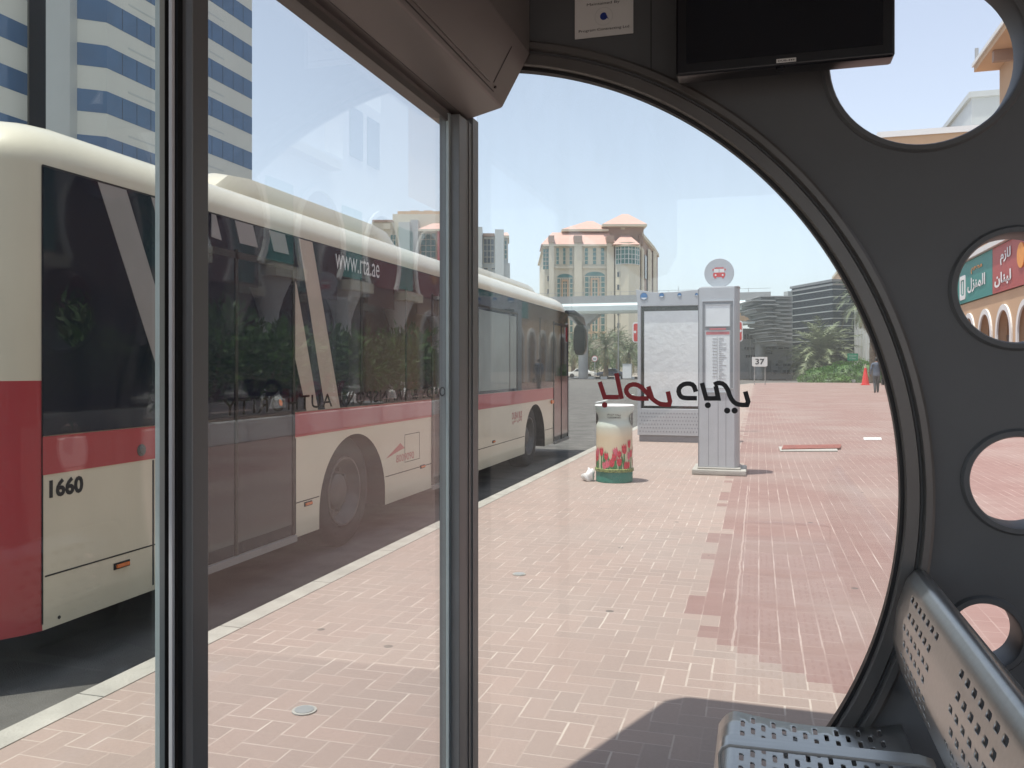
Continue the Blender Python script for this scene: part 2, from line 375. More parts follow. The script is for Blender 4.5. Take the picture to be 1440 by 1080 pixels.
def ribbon(pts, w):
    """2D polyline -> list of outline pairs"""
    L_, R_ = [], []
    for i, p in enumerate(pts):
        p = Vector(p); a = (p-Vector(pts[i-1])).normalized() if i else None
        b = (Vector(pts[i+1])-p).normalized() if i+1 < len(pts) else None
        if a is None: a = b
        if b is None: b = a
        t = (a+b).normalized(); n = Vector((-t.y, t.x)); k = max(.45, n.dot(Vector((-a.y, a.x))))
        L_.append(p+n*(w/2/k)); R_.append(p-n*(w/2/k))
    return L_, R_
def smooth_poly(pts, it=2):
    for _ in range(it):
        q = [pts[0]]
        for a, b in zip(pts, pts[1:]):
            q.append((a[0]*.75+b[0]*.25, a[1]*.75+b[1]*.25)); q.append((a[0]*.25+b[0]*.75, a[1]*.25+b[1]*.75))
        q.append(pts[-1]); pts = q
    return pts

# ------------------------------------------------------------------ ground
def sheet(name, x0, x1, y0, y1, z, m):
    return struct(B().add([(x0, y0, z), (x1, y0, z), (x1, y1, z), (x0, y1, z)], [(0, 1, 2, 3)]).build(name, m, norm=False))
ZR = -.17
KX = -2.80
sheet('ground', -900, 900, -300, 900, ZR-.02, 'sand')
sheet('road', -24, KX+.02, -60, 118, ZR, 'asphalt')
pv = [(KX+.13, -40), (60, -40), (60, 84), (4, 84), (1.2, 83), (-.6, 79), (-1.8, 70), (-2.4, 58), (KX+.13, 46)]
struct(B().prism(pv, 'xy', ZR, 0).build('pavement', 'pave'))
kb = B()
edge = [(KX, -40), (KX, 46), (-2.55, 58), (-1.95, 70), (-.72, 79.2), (1.1, 83.2), (4, 84.3), (60, 84.3)]
inner = [(KX+.13, -40)]+[pv[-1], pv[-2], pv[-3], pv[-4], pv[-5], pv[-6], (60, 84)]
for (a, b, c, d) in zip(edge, edge[1:], inner, inner[1:]):
    n_ = max(1, int((Vector(b)-Vector(a)).length/1.0)) if a[0] == b[0] else 6
    for i in range(n_):
        t0, t1 = i/n_, (i+1)/n_-.007/(Vector(b)-Vector(a)).length
        l = lambda p, q, t: (p[0]+(q[0]-p[0])*t, p[1]+(q[1]-p[1])*t)
        P = [l(a, b, t0), l(a, b, t1), l(c, d, t1), l(c, d, t0)]
        kb.prism(P, 'xy', ZR-.01, .004)
struct(kb.build('kerb', 'kerb'))
sheet('cross_road', -300, 300, 84.2, 118, ZR+.004, 'asphalt')
mk = B()
for y in (20, 29, 38, 47, 56): mk.box(-7.1, -6.98, y, y+3, ZR+.004, ZR+.008)
struct(mk.build('road_marking', 'white'))
struct(B().box(-90, -24.2, -80, 118, ZR-.01, 0).build('far_pavement', 'conc'))
struct(B().box(-200, 120, 118.3, 400, ZR-.01, .02).build('far_forecourt', 'sand'))
sk = B(); sk2 = B()
for i in range(80):
    x = -45+i*.95
    (sk if i % 2 else sk2).box(x, x+.93, 118, 118.3, ZR, .16)
kk = empty('striped_kerb', (0, 0, 0)); sk.build('white_block', 'white', kk); sk2.build('black_block', 'ink', kk)
kk['kind'] = 'structure'
for c in kk.children: c['kind'] = 'structure'

# ------------------------------------------------------------------ bus shelter
WY = 2.46; GX = -.872
CX, CZ, RR = -.355*2.5, 1.4-.1355*2.5, .5015*2.5
sh = empty('bus_shelter', (0, 0, 0))
tag(sh, 'grey bus shelter with a large round end window and framed front glass, seen from inside', 'bus shelter')
def hole(pxl, pcx, pcy, rr):
    c = onY(pcx, pcy, WY); return (c.x, c.z, rr)
h1l = onY(1167, 70, WY).x
HO = [(h1l+.234, 1.4+(517-72)/1200*(WY/1.097)-.009, .236), hole(0, 1431, 405, .141), hole(0, 1434, 678, .117), hole(0, 1386, 893, .083)]
rw = RR+.012
az = math.asin((0-CZ)/rw)
at_ = math.acos((-.835-CX)/rw)
arc = circ(CX, CZ, rw, 90, az, at_)
outline = [(-.835, 2.86), (1.5, 2.86), (1.5, 0)]+arc
B().prism(outline, 'xz', WY, WY+.09, [circ(h[0], h[1], h[2], 56) for h in HO]).build('end_wall', 'shelter', sh)
# window frame rings
pr = [(RR-.004, .045), (RR-.004, .012), (RR+.006, .012), (RR+.006, -.002), (RR+.010, -.008), (RR+.040, -.008), (RR+.044, -.002), (RR+.044, .004),
      (RR+.050, .004), (RR+.050, -.010), (RR+.055, -.018), (RR+.070, -.018), (RR+.077, -.012), (RR+.077, .01)]
fr_ = B(); fr_.lathe((CX, WY, CZ), pr[2:9], 120, 0, az, at_+.03, 'y'); fr_.build('window_frame', 'frame', sh, smooth=True)
fr_ = B(); fr_.lathe((CX, WY, CZ), pr[8:], 120, 0, az, at_+.03, 'y'); fr_.build('window_frame', 'frame', sh, smooth=True)
fr_ = B(); fr_.lathe((CX, WY, CZ), pr[:3], 120, 0, az, at_+.03, 'y'); fr_.build('rubber_seal', 'black', sh, smooth=True)
for h in HO:
    a, b = h[2]-.002, h[2]+.020
    B().lathe((h[0], WY, h[1]), [(a, .10), (a, .0), (a+.004, -.010), (b-.006, -.010), (b, -.003), (b, .002)], 64, 0, axis='y').build('hole_rim', 'shelter', sh, smooth=True)
# wall seams (thin raised cover panels)
xs_ = onY(915, 60, WY).x; zs_ = CZ+math.sqrt((RR+.079)**2-(xs_-CX)**2)
B().box(xs_, xs_+.0025, WY-.0012, WY-.0002, zs_, 2.86).build('panel_gap', 'black', sh)
# end glass: slab clipped by the circle
gp = [(-.835, .02)]+[p for p in circ(CX, CZ, RR+.004, 90, math.asin((.02-CZ)/(RR+.004)), math.acos((-.835-CX)/(RR+.004)))]
eg = B().prism(gp, 'xz', 2.496, 2.504).build('end_window_pane', 'glass', sh)
# big arabic lettering on the end pane (seen from behind)
S = 1/1.0
DQ = [0]
def dec(pxpts, w, mname, it=0):
    DQ[0] += 1; yq = 2.4935-.0002*DQ[0]
    pts = [onY(x, y, 2.49) for x, y in pxpts]; p2 = [(p.x, p.z) for p in pts]
    if it: p2 = smooth_poly(p2, it)
    l, r = ribbon(p2, w); b = B()
    vs = [(p.x, yq, p.y) for p in l]+[(p.x, yq, p.y) for p in r]; n = len(l)
    b.add(vs, [(i, i+1, n+i+1, n+i) for i in range(n-1)])
    return b
W_ = .0132
rb_ = B()
def join(b, c): b.add(c.v, c.f)
join(rb_, dec([(843, 537), (850, 558.5), (870, 558.5)], W_, 0)); join(rb_, dec([(866.5, 525), (874, 561)], W_, 0))
join(rb_, dec([(912, 560.5), (893, 560.5), (884, 557), (879.5, 549.5), (883, 542.5), (892, 540), (900, 543), (908, 551), (917, 561), (926, 567.5), (934, 569), (943, 569), (939, 550.5)], W_, 0, 1))
join(rb_, dec([(911.5, 543.5), (917.5, 562)], W_, 0))
def dot(b, px, py, r):
    c = onY(px, py, 2.49); o = circ(c.x, c.z, r, 20); b.add([(x, 2.4935, z) for x, z in o], [tuple(range(20))])
dot(rb_, 850, 569.5, .0085)
lt = rb_.build('lettering', 'red_vinyl', eg, norm=False)
kb_ = B()
join(kb_, dec([(978.5, 551), (975.5, 541.5), (968, 539), (959, 541), (953.5, 548), (956, 557), (962, 560), (980, 560)], W_, 0, 1))
join(kb_, dec([(987, 538.5), (993, 560.3), (1010, 560.3), (1006.5, 543)], W_, 0))
join(kb_, dec([(1004, 541), (1010, 538.2), (1018, 540), (1023.5, 548), (1027, 559), (1033, 567), (1041, 569.5), (1053.5, 569.5), (1048, 550.5)], W_, 0, 1))
dot(kb_, 995.3, 570, .0085); dot(kb_, 1022.5, 577.5, .0085); dot(kb_, 1033, 577.5, .0085)
kb_.build('lettering', 'ink', eg, norm=False)
# front glazing: corner post, left post with sliding door edge, panes
def fx(px, X=GX): return onX(px, 517, X).y
y_lp0, y_lp1 = 1.132, 1.172
# left mullion
B().box(-.885, -.842, y_lp0, y_lp1, 0, 2.14).build('mullion', 'post', sh, bevel=.002)
B().box(-.868, -.860, y_lp0-.012, y_lp0-.0005, 0, 2.14).build('rubber_seal', 'black', sh)
br = B(); yb = fx(240.5, -.858); br.box(-.862, -.856, yb, fx(245.5, -.856), 0, 2.14); 
for i in range(700): br.box(-.8562, -.8548, yb+.001, fx(245, -.856)-.0005, .05+i*.003, .0515+i*.003)
br.build('brush_seal', 'brush', sh)
B().box(-.872, -.8705, fx(232, -.872)-.004, fx(240, -.872)+.01, 0, 2.14).build('rubber_seal', 'black', sh)
B().box(-.869, -.861, fx(224.5, -.861), fx(231.5, -.861), 0, 2.14).build('glass_edge', 'glassedge', sh)
# corner post
B().box(-.90, -.838, fx(646, -.838), 2.458, 0, 2.14).build('corner_post', 'post', sh, bevel=.002)
B().box(-.838, -.8355, 2.425, 2.4285, 0, 2.14).build('post_groove', 'frame', sh)
B().box(-.89, -.8345, 2.4585, 2.51, 0, 2.16).build('corner_post', 'post', sh)
B().box(-.872, -.862, fx(641.5, -.862), fx(646.5, -.862), 0, 2.14).build('brush_seal', 'brush', sh)
B().box(-.878, -.868, fx(636, -.868), fx(641.4, -.868), 0, 2.14).build('rubber_seal', 'black', sh)
B().box(-.874, -.866, fx(631, -.866), fx(635.5, -.866), 0, 2.14).build('glass_edge', 'glassedge', sh)
# panes
fp = B().box(-.876, -.870, y_lp1+.001, fx(632), .02, 2.136).build('front_window_pane', 'glass_front', sh)
B().box(-.868, -.862, -1.2, fx(226, -.868), .02, 2.136).build('sliding_door_pane', 'glass_edgy', sh)
# small black lettering along the front pane (reads from outside)
tx = text('lettering', 'ROADS & TRANSPORT AUTHORITY', (-.8775, fx(636), 1.3165), (0, -1, 0), (0, 0, 1), fx(636)-fx(318), .0285, 'ink', fp, .001, .010, 1.12)
# header box above the front glass
hp = [(-.93, 2.9), (-.93, 2.137), (-.875, 2.137), (-.872, 2.150), (-.845, 2.150), (-.740, 2.176), (-.735, 2.180), (-.652, 2.329), (-.652, 2.9)]
B().prism(hp, 'xz', -2.2, 2.44).build('header', 'header', sh)
B().box(-.877, -.868, -2.2, 2.43, 2.118, 2.1365).build('header_trim', 'frame', sh)
hs = B()
sl = Vector((.083, 0, .149)).normalized(); nn = Vector((.149, 0, -.083)).normalized()
base = Vector((-.735, 0, 2.180))
def slab(y0, y1, a, b, t, nm, mt, par):
    return B().obox(base+sl*a+Vector((0, y0, 0))+nn*.0005, Vector((0, y1-y0, 0)), sl*(b-a), nn*t).build(nm, mt, par, bevel=.0015 if t > .003 else 0)
slab(.3, 2.27, .022, .165, .006, 'access_panel', 'header', sh)
slab(2.300, 2.304, .03, .14, .0008, 'panel_gap', 'black', sh)
slab(.2, 2.33, .010, .013, .0008, 'panel_gap', 'ink', sh)
B().cyl(base+sl*.024+Vector((0, 2.325, 0)), base+sl*.024+Vector((0, 2.325, 0))+nn*.004, .004, n=10).build('screw', 'black', sh)
B().box(-.8448, -.8436, -2.2, 2.43, 2.1495, 2.1515).build('panel_gap', 'black', sh)
# roof with an overhang beyond the end wall
rp = [(-1.15, -2.6), (1.7, -2.6), (1.7, 3.20), (-.81, 3.27), (-.87, 3.22), (-1.16, 2.46)]
B().prism(rp, 'xy', 2.87, 3.05).build('roof', 'shelter', sh, bevel=.02)
B().box(-.95, 1.5, -2.4, 2.62, -.02, .006).build('floor', 'floor', sh)

# notice on the wall
nt = empty('notice', (0, WY, 0)); tag(nt, 'small white paper notice with a blue drop logo above the round window', 'notice')
n0 = onY(809, 57, WY); n1 = onY(891, 48, WY)
B().box(n0.x, n1.x, -.006, -.0045, n0.z+.001, n0.z+.20).build('paper', 'paper', nt)
cxn = (n0.x+n1.x)/2; cz_ = onY(850, 24, WY).z
lg = circ(cxn, cz_, .011, 20, R(60), R(330))+[(cxn+.015, cz_-.012)]
B().add([(x, -.0068, z) for x, z in lg], [tuple(range(len(lg)))]).build('drop_logo', 'navy', nt, norm=False)
B().lathe((cxn, -.0064, cz_), [(.0255, 0), (.0262, 0)], 40, axis='y').build('logo_ring', 'pole', nt, norm=False)
text('lettering', 'Program Contracting Ltd', (n0.x+.012, -.0062, n0.z+.016), (1, 0, 0), (0, 0, 1), n1.x-n0.x-.024, .010, 'ink', nt)
text('lettering', 'Maintained By', (n0.x+.036, -.0062, cz_+.032), (1, 0, 0), (0, 0, 1), n1.x-n0.x-.075, .010, 'ink', nt)

# monitor
tv = empty('monitor', (0, 0, 0)); tag(tv, 'black flat monitor mounted high on the grey shelter wall', 'monitor')
bl = onY(950, 105, 2.29); brr = onY(1259, 81, 2.29)
z0 = (bl.z+brr.z)/2
x0, x1 = bl.x, brr.x
B().box(x0, x1, 2.29, 2.36, z0, z0+.345).build('case', 'tv', tv, bevel=.008)
B().box(x0+.028, x1-.028, 2.2885, 2.2895, z0+.030, z0+.32).build('screen', 'screen', tv)
B().box(x0+.12, x1-.12, 2.36, 2.455, z0+.08, z0+.26).build('wall_mount', 'tv', tv)
lb = B().box(x0+.255, x0+.303, 2.2880, 2.2888, z0+.009, z0+.019).build('label_sticker', 'paper', tv)
text('lettering', 'DUB-449', (x0+.259, 2.2878, z0+.0115), (1, 0, 0), (0, 0, 1), .040, .0045, 'ink', lb, .0002, .01)
B().cyl((x0+.265, 2.30, z0-.004), (x0+.265, 2.30, z0+.002), .012, n=14).build('sensor', 'screen', tv)

# ------------------------------------------------------------------ bench
def perforated(name, Sf, strips, thick, m, parent):
    """strips = [(a0, a1, breaks, hole indices)] : bands across a, cut along b; hole cells carry a rounded slot"""
    bm = bmesh.new(); cache = {}; K = lambda v: round(v, 6)
    def V(a, b):
        k = (K(a), K(b))
        if k not in cache: cache[k] = bm.verts.new(Sf(a, b))
        return cache[k]
    lines = {}
    for a0, a1, br_, hs_ in strips:
        for a in (a0, a1): lines.setdefault(K(a), set()).update(K(b) for b in br_)
    for a0, a1, br_, hs_ in strips:
        for i in range(len(br_)-1):
            b0, b1 = br_[i], br_[i+1]
            left = [V(a0, b) for b in sorted(lines[K(a0)]) if K(b0) < b < K(b1)]; right = [V(a1, b) for b in sorted(lines[K(a1)]) if K(b0) < b < K(b1)]
            c00, c10, c11, c01 = V(a0, b0), V(a1, b0), V(a1, b1), V(a0, b1)
            if i in hs_:
                p, q = a0+(a1-a0)*.04, a1-(a1-a0)*.04; c, d = b0+(b1-b0)*.03, b1-(b1-b0)*.03; ra = (q-p)*.27; rb2 = (d-c)*.13
                I = [V(*w_) for w_ in ((p, c+rb2), (p+ra, c), (q-ra, c), (q, c+rb2), (q, d-rb2), (q-ra, d), (p+ra, d), (p, d-rb2))]
                for f in ([c00, I[0], I[1]], [c00, I[1], I[2], c10], [c10, I[2], I[3]], [c10, I[3], I[4], c11]+right[::-1], [c11, I[4], I[5]], [c11, I[5], I[6], c01], [c01, I[6], I[7]], [c01, I[7], I[0], c00]+left):
                    bm.faces.new(f)
            else: bm.faces.new([c00, c10]+right+[c11, c01]+left[::-1])
    bmesh.ops.remove_doubles(bm, verts=bm.verts, dist=1e-6)
    bmesh.ops.recalc_face_normals(bm, faces=bm.faces)
    for f in bm.faces: f.smooth = True
    me = bpy.data.meshes.new(name); bm.to_mesh(me); bm.free(); me.materials.append(M[m])
    o = bpy.data.objects.new(name, me); COL.objects.link(o); o.parent = parent
    s = o.modifiers.new('thickness', 'SOLIDIFY'); s.thickness = thick; s.offset = 0
    return o
bn = empty('bench', (0, 0, 0)); tag(bn, 'perforated brushed steel waiting bench with a curved back and flat bar armrests', 'bench')
SZ = .455
def seat_pt(x, y):
    t = (x+.09)/.44
    z = SZ-.022*math.sin(math.pi*min(1, max(0, t)))+.0
    if x < -.055: q = (-.055-x)/.05; z -= .045*q*q
    if x > .30: z += (x-.30)*.12
    return Vector((x, y, z))
def slots(lo, hi, start, n, ln, pitch):
    b = [lo]; h = set()
    for k in range(n):
        y = start+k*pitch
        if y+ln > hi-.01: break
        if y-b[-1] > 1e-5: b.append(y)
        h.add(len(b)-1); b.append(y+ln)
    b.append(hi); return b, h
for q in range(4):
    yb1 = 2.435-q*.53; yb0 = yb1-.47; plain = [yb0+(yb1-yb0)*k/6 for k in range(7)]
    S_ = []; edge_ = [-.105, -.097, -.088, -.078, -.067, -.056]
    for a, b in zip(edge_, edge_[1:]): S_.append((a, b, plain, ()))
    x = -.056
    for k in range(14):
        xs = -.047+k*.0264
        S_.append((x, xs, plain, ()))
        br_, h_ = slots(yb0, yb1, yb0+.035+(.034 if k % 2 else 0), 6 if k % 2 else 7, .043, .068)
        S_.append((xs, xs+.0118, br_, h_)); x = xs+.0118
    S_ += [(x, .325, plain, ()), (.325, .34, plain, ()), (.34, .36, plain, ())]
    perforated('seat', seat_pt, S_, .004, 'steel', bn)
def back_pt(t, y):
    P = [(0, .392, .535), (.12, .372, .575), (.25, .356, .615), (.5, .340, .69), (.72, .351, .775), (.9, .374, .845), (1.0, .392, .868), (1.06, .405, .873), (1.12, .418, .868), (1.2, .432, .84), (1.3, .436, .80)]
    for a, b in zip(P, P[1:]):
        if t <= b[0]+1e-9:
            f = (t-a[0])/(b[0]-a[0]); f = f
            return Vector((a[1]+(b[1]-a[1])*f, y, a[2]+(b[2]-a[2])*f))
    return Vector((P[-1][1], y, P[-1][2]))
S_ = []; plain = [.12+2.317*k/10 for k in range(11)]; t_ = 0
for k in range(7):
    ts_ = .30+k*.088
    while ts_-t_ > .05:
        S_.append((t_, t_+.05, plain, ())); t_ += .05
    S_.append((t_, ts_, plain, ()))
    ly = [.12]; h_ = set()
    for q in (3, 2, 1, 0):
        yt = 2.318-q*.53; n_ = 7 if k % 2 == 0 else 6
        for c_ in reversed(range(n_)):
            y = yt-.031-c_*.0495-(.0248 if k % 2 else 0)
            ly.append(y); h_.add(len(ly)-1); ly.append(y+.030)
    ly.append(2.437)
    S_.append((ts_, ts_+.040, ly, h_)); t_ = ts_+.040
for b in (.89, .92, .95, .98, 1.0, 1.03, 1.06, 1.09, 1.12, 1.16, 1.2, 1.3): S_.append((t_, b, plain, ())); t_ = b
perforated('backrest', back_pt, S_, .004, 'steel', bn)
def armrest(y):
    b = B(); w = .052
    path = [(-.062, .36), (-.078, .47), (-.082, .565), (-.074, .580), (-.06, .586), (.12, .588), (.32, .590), (.345, .584), (.352, .57), (.350, .50)]
    l, r = ribbon(path, .007)
    b2 = list(l)+list(reversed(r))
    b.prism([(p.x, p.y) for p in b2], 'xz', y, y+w)
    b.build('armrest', 'steel', bn, bevel=.0015)
for q in range(4): armrest(1.895-q*.53)
B().box(.06, .12, .1, 2.42, .36, .41).build('beam', 'post', bn, bevel=.004)
for y in (.5, 1.9):
    B().box(.065, .115, y, y+.05, .012, .36).build('leg', 'post', bn, bevel=.003)
    B().box(-.06, .30, y-.02, y+.07, .0065, .018).build('foot_plate', 'post', bn, bevel=.003)
for y in (): B().obox((.10, y, .40), (.04, 0, 0), (0, .03, 0), (.22, 0, .36)).build('back_bracket', 'post', bn)

# ------------------------------------------------------------------ bus
BX = -3.4; BW = 2.5
bus = empty('city_bus', (BX-BW/2, 9.3, ZR)); bus_inv = Vector((BX-BW/2, 9.3, ZR))
tag(bus, 'cream city bus with a red waist stripe and dark windows waiting at the kerb', 'bus')
def bb(): return B()
def bput(b, name, mats, parent=None, **kw):
    par = parent or bus
    b.v = [(x-bus_inv.x, y-bus_inv.y, z-bus_inv.z) for x, y, z in b.v]
    return b.build(name, mats, par, **kw)
# body loft
zb, zt = .10, 2.68
def section(ins, zi=0.0):
    X0, X1 = BX-ins, BX-BW+ins; r = .30
    pts = [(X0+.0, zb+.0)]
    for z in (.36, .86, 1.06, 1.20, 1.336, 2.0, 2.40): pts.append((X0, z))
    for i in range(0, 9):
        a = R(90*i/8); pts.append((X0-r*1.15+r*1.15*math.cos(a), 2.42+(zt-zi-2.42)*math.sin(a)))
    for i in range(0, 9):
        a = R(90+90*i/8); pts.append((X1+r*1.15+r*1.15*math.cos(a), 2.42+(zt-zi-2.42)*math.sin(a)))
    for z in (2.40, 2.0, 1.336, 1.20, 1.06, .86, .36): pts.append((X1, z))
    pts.append((X1, zb)); return pts
Y0, Y1 = 3.12, 15.62
sts = []
for i in range(7):
    a = R(90*i/6); sts.append((Y0+.30*(1-math.sin(a)) if False else Y0+.30*(1-math.cos(a)), .30*(1-math.sin(a))))
sts = [(Y0, .36, .21), (Y0+.02, .24, .17), (Y0+.06, .145, .13), (Y0+.12, .075, .095), (Y0+.20, .028, .06), (3.405, 0, .035), (3.52, 0, .012), (3.66, 0, 0), (4.2, 0, 0), (6, 0, 0), (9, 0, 0), (12, 0, 0), (15.0, 0, 0), (15.25, .004, .01), (15.42, .04, .03), (15.55, .12, .08), (Y1, .26, .16)]
vs = []; fs = []; ms = []
for y, ins, zi in sts:
    for x, z in section(ins, zi): vs.append((x, y, z))
n = len(section(0))
body = B()
for s_ in range(len(sts)-1):
    for k in range(n-1):
        a = s_*n+k; z = max(vs[a][2], vs[a+1][2]); mi = 0
        if sts[s_+1][0] <= 3.41 and z <= 1.34: mi = 1
        fs.append((a, a+1, a+n+1, a+n)); ms.append(mi)
    fs.append((s_*n+n-1, s_*n, s_*n+n, s_*n+2*n-1)); ms.append(2)
fs.append(tuple(range(n))); ms.append(0); fs.append(tuple(range((len(sts)-1)*n, len(sts)*n))); ms.append(0)
body.v = vs; body.f = fs; body.m = ms
bo = bput(body, 'body', ['cream', 'busred', 'under'], smooth=True)
YR, YF = 6.80, 13.08
cut = B()
for yc in (YR, YF):
    pts = [(yc-bus_inv.y-.63, -.3)]+[(yc-bus_inv.y+.63*math.cos(a), .22-ZR+.60*math.sin(a)) for a in [R(180-180*i/24) for i in range(25)]]+[(yc-bus_inv.y+.63, -.3)]
    cut.prism(pts, 'yz', BW/2-.75, BW/2+.3)
cu = cut.build('cutter', 'under')
cu.parent = bus
md = bo.modifiers.new('arches', 'BOOLEAN'); md.object = cu; md.operation = 'DIFFERENCE'; md.solver = 'EXACT'
bpy.context.view_layer.update()
dg = bpy.context.evaluated_depsgraph_get()
nm = bpy.data.meshes.new_from_object(bo.evaluated_get(dg)); bo.modifiers.clear(); bo.data = nm
try: nm.set_sharp_from_angle(angle=R(38))
except Exception: pass
bpy.data.objects.remove(cu)
# wheel arch linings: darker skins inside each cut
for yc in (YR, YF):
    ln = B(); a_ = [R(180-180*i/24) for i in range(25)]
    prof = [(yc-.625, .0)]+[(yc+.625*math.cos(a), .22+.595*math.sin(a)) for a in a_]+[(yc+.625, .0)]
    nq = len(prof)
    ln.add([(BX-.02, y, max(z, .10)) for y, z in prof]+[(BX-.74, y, max(z, .10)) for y, z in prof], [(i, i+1, nq+i+1, nq+i) for i in range(nq-1)]+[tuple(range(nq, 2*nq))])
    bput(ln, 'wheel_arch', 'under', norm=False)
# side decals (proud of the side by a few mm)
def panel(y0, y1, z0, z1, nm_, mt, t=.004, parent=None):
    return bput(B().box(BX, BX+t, y0, y1, z0, z1), nm_, mt, parent)
D1 = (4.24, 5.78); D2 = (8.62, 10.15); D3 = (14.32, 15.48)
W = onX
for a, b in ((3.405, D1[0]), (D1[1], D2[0]), (D2[1], D3[0])):
    panel(a, b-.004, .868, 1.058, 'waist_stripe', 'busred')
    panel(a, b-.004, 1.062, 2.395, 'side_window', 'busglass', .006)
# rear of the far flank and rear/front windscreens
bput(B().box(BX-BW-.005, BX-BW+.001, 3.6, 15.0, 1.06, 2.395), 'side_window', 'busglass')
bput(B().box(BX-BW+.3, BX-.3, Y1-.002, Y1+.006, .95, 2.35), 'windscreen', 'busglass')
bput(B().box(BX-BW+.4, BX-.4, Y0-.006, Y0+.002, 1.4, 2.2), 'rear_window', 'busglass')
# doors
def busdoor(a, b, mt, z0_=.13):
    d = bput(B().box(BX, BX+.005, a, b, z0_, 2.395), 'door', mt)
    f = B()
    for y in (a, (a+b)/2, b-.03): f.box(BX+.005, BX+.012, y, y+.03, z0_, 2.20)
    f.box(BX+.005, BX+.012, a, b, 2.14, 2.185)
    bput(f, 'door_frame', 'black', d)
    bput(B().box(BX+.0, BX+.03, a, b, z0_-.05, z0_-.004), 'sill', 'silver', d)
    return d
busdoor(D1[0], D1[1], 'busglass'); busdoor(D2[0], D2[1], 'busglass')
d3 = busdoor(D3[0], D3[1], 'busglass')
bput(B().box(BX+.005, BX+.0065, D3[0]+.05, (D3[0]+D3[1])/2-.02, .2, 1.25), 'lower_glass', 'doorred', d3)
bput(B().box(BX+.005, BX+.0065, (D3[0]+D3[1])/2+.05, D3[1]-.04, .2, 1.25), 'lower_glass', 'doorred', d3)
# diagonal vinyl stripes
def para(pts, nm_, mt, t=.0085, par=None):
    b = B(); q = [W(x, y, BX) for x, y in pts]
    q = [(p.y, min(max(p.z, 1.063), 2.392)) for p in q]
    b.prism(q, 'yz', BX+.005, BX+t); return bput(b, nm_, mt, par)
para([(136, 255), (176, 266), (228, 440), (228, 545)], 'vinyl_stripe', 'silver')
para([(211, 277), (222, 280), (222, 316)], 'vinyl_stripe', 'silver')
para([(296, 298), (302, 300), (310, 338), (296, 333)], 'vinyl_stripe', 'silver', .010)
para([(329, 308), (354, 315), (361, 348), (336, 342)], 'vinyl_stripe', 'silver', .010)
para([(377, 321), (399, 327), (405, 358), (384, 353)], 'vinyl_stripe', 'silver', .010)
para([(419, 332), (438, 337), (477, 578), (456, 580)], 'vinyl_stripe', 'beigev')
para([(413, 392), (416, 402), (446, 580), (430, 582), (413, 500)], 'vinyl_stripe', 'beigev')
# window dividers
for y in (6.9, 7.9, 11.6, 12.0, 13.35): panel(y, y+.035, 1.065, 2.2, 'window_divider', 'black', .009)
panel(10.2, 12.0, 2.17, 2.20, 'window_rail', 'black', .009)
bput(B().box(BX+.006, BX+.008, 10.22, 11.95, 1.10, 2.14), 'sun_blind', 'shade')
# seams
for z in (.36,):
    for a, b in ((3.42, D1[0]), (D1[1], 6.17), (7.44, D2[0]), (D2[1], 12.44), (13.72, D3[0])):
        panel(a, b, z, z+.008, 'panel_seam', 'under', .0015)
panel(3.400, 3.410, .13, 2.40, 'panel_seam', 'under', .0015)
panel(3.405, 4.24, 2.397, 2.405, 'panel_seam', 'black', .002); panel(4.24, 15.4, 2.397, 2.405, 'panel_seam', 'black', .002)
panel(4.20, 4.215, .13, .86, 'panel_seam', 'under', .0015); panel(5.80, 5.81, .13, .86, 'panel_seam', 'under', .0015)
# lamps and knobs
for px, py in ((171, 794), (433, 708), (594, 656), (694, 621)):
    p = W(px, py, BX)
    l_ = bput(B().box(BX, BX+.004, p.y-.062, p.y+.062, p.z-.018, p.z+.018), 'lamp_holder', 'under', bevel=.0015)
    bput(B().box(BX+.004, BX+.018, p.y-.048, p.y+.048, p.z-.010, p.z+.010), 'marker_lamp', 'amber', l_, bevel=.004)
p = W(776, 565, BX); bput(B().box(BX, BX+.03, p.y-.09, p.y+.05, p.z-.03, p.z+.03), 'indicator', 'amber', bevel=.008)
p = W(198, 633, BX); bput(B().lathe((BX, p.y, p.z), [(.0, .014), (.018, .014), (.022, .008), (.034, .008), (.036, 0)], 24, axis='x'), 'filler_cap', 'rim', smooth=True)
p = W(394, 565, BX); bput(B().lathe((BX+.008, p.y, p.z), [(0, .012), (.012, .012), (.03, .004), (.03, 0)], 20, axis='x'), 'door_button', 'amber', smooth=True)
for px, py in ((83, 868), (413, 762), (472, 750), (548, 712)):
    p = W(px, py, BX); bput(B().cyl((BX, p.y, p.z), (BX+.003, p.y, p.z), .009, n=10), 'rivet', 'under')
# access hatch
a = W(569, 612, BX); b_ = W(590, 645, BX); hb_ = B()
for (y0, y1, z0_, z1_) in ((a.y, b_.y, a.z, a.z+.006), (a.y, b_.y, b_.z, b_.z+.006), (a.y, a.y+.006, b_.z, a.z), (b_.y-.006, b_.y, b_.z, a.z)): hb_.box(BX, BX+.0015, y0, y1, z0_, z1_)
bput(hb_, 'hatch_seam', 'under')
def btext(s, px0, py0, px1, h, mt, bold=.0, t=.0015, off=0.0, par=None):
    a = W(px0, py0, BX); y1 = W(px1, py0, BX).y
    return text('lettering', s, (BX+off-bus_inv.x, a.y-bus_inv.y, a.z-bus_inv.z), (0, 1, 0), (0, 0, 1), y1-a.y, h, mt, bus, t, bold)
btext('1660', 69, 701, 117, .092, 'ink', .045)
btext('www.rta.ae', 470, 377, 532, .145, 'white_txt', .0, .0015, .010)
btext('8009090', 557, 651, 582, .075, 'busred', .01)
btext('DUBAI BUS', 720, 590, 734, .10, 'busred', .02); btext(ar('باص دبي'), 720, 597.5, 734, .10, 'busred', .02)
q = [(543, 645), (563, 623), (569, 630), (561, 634)]
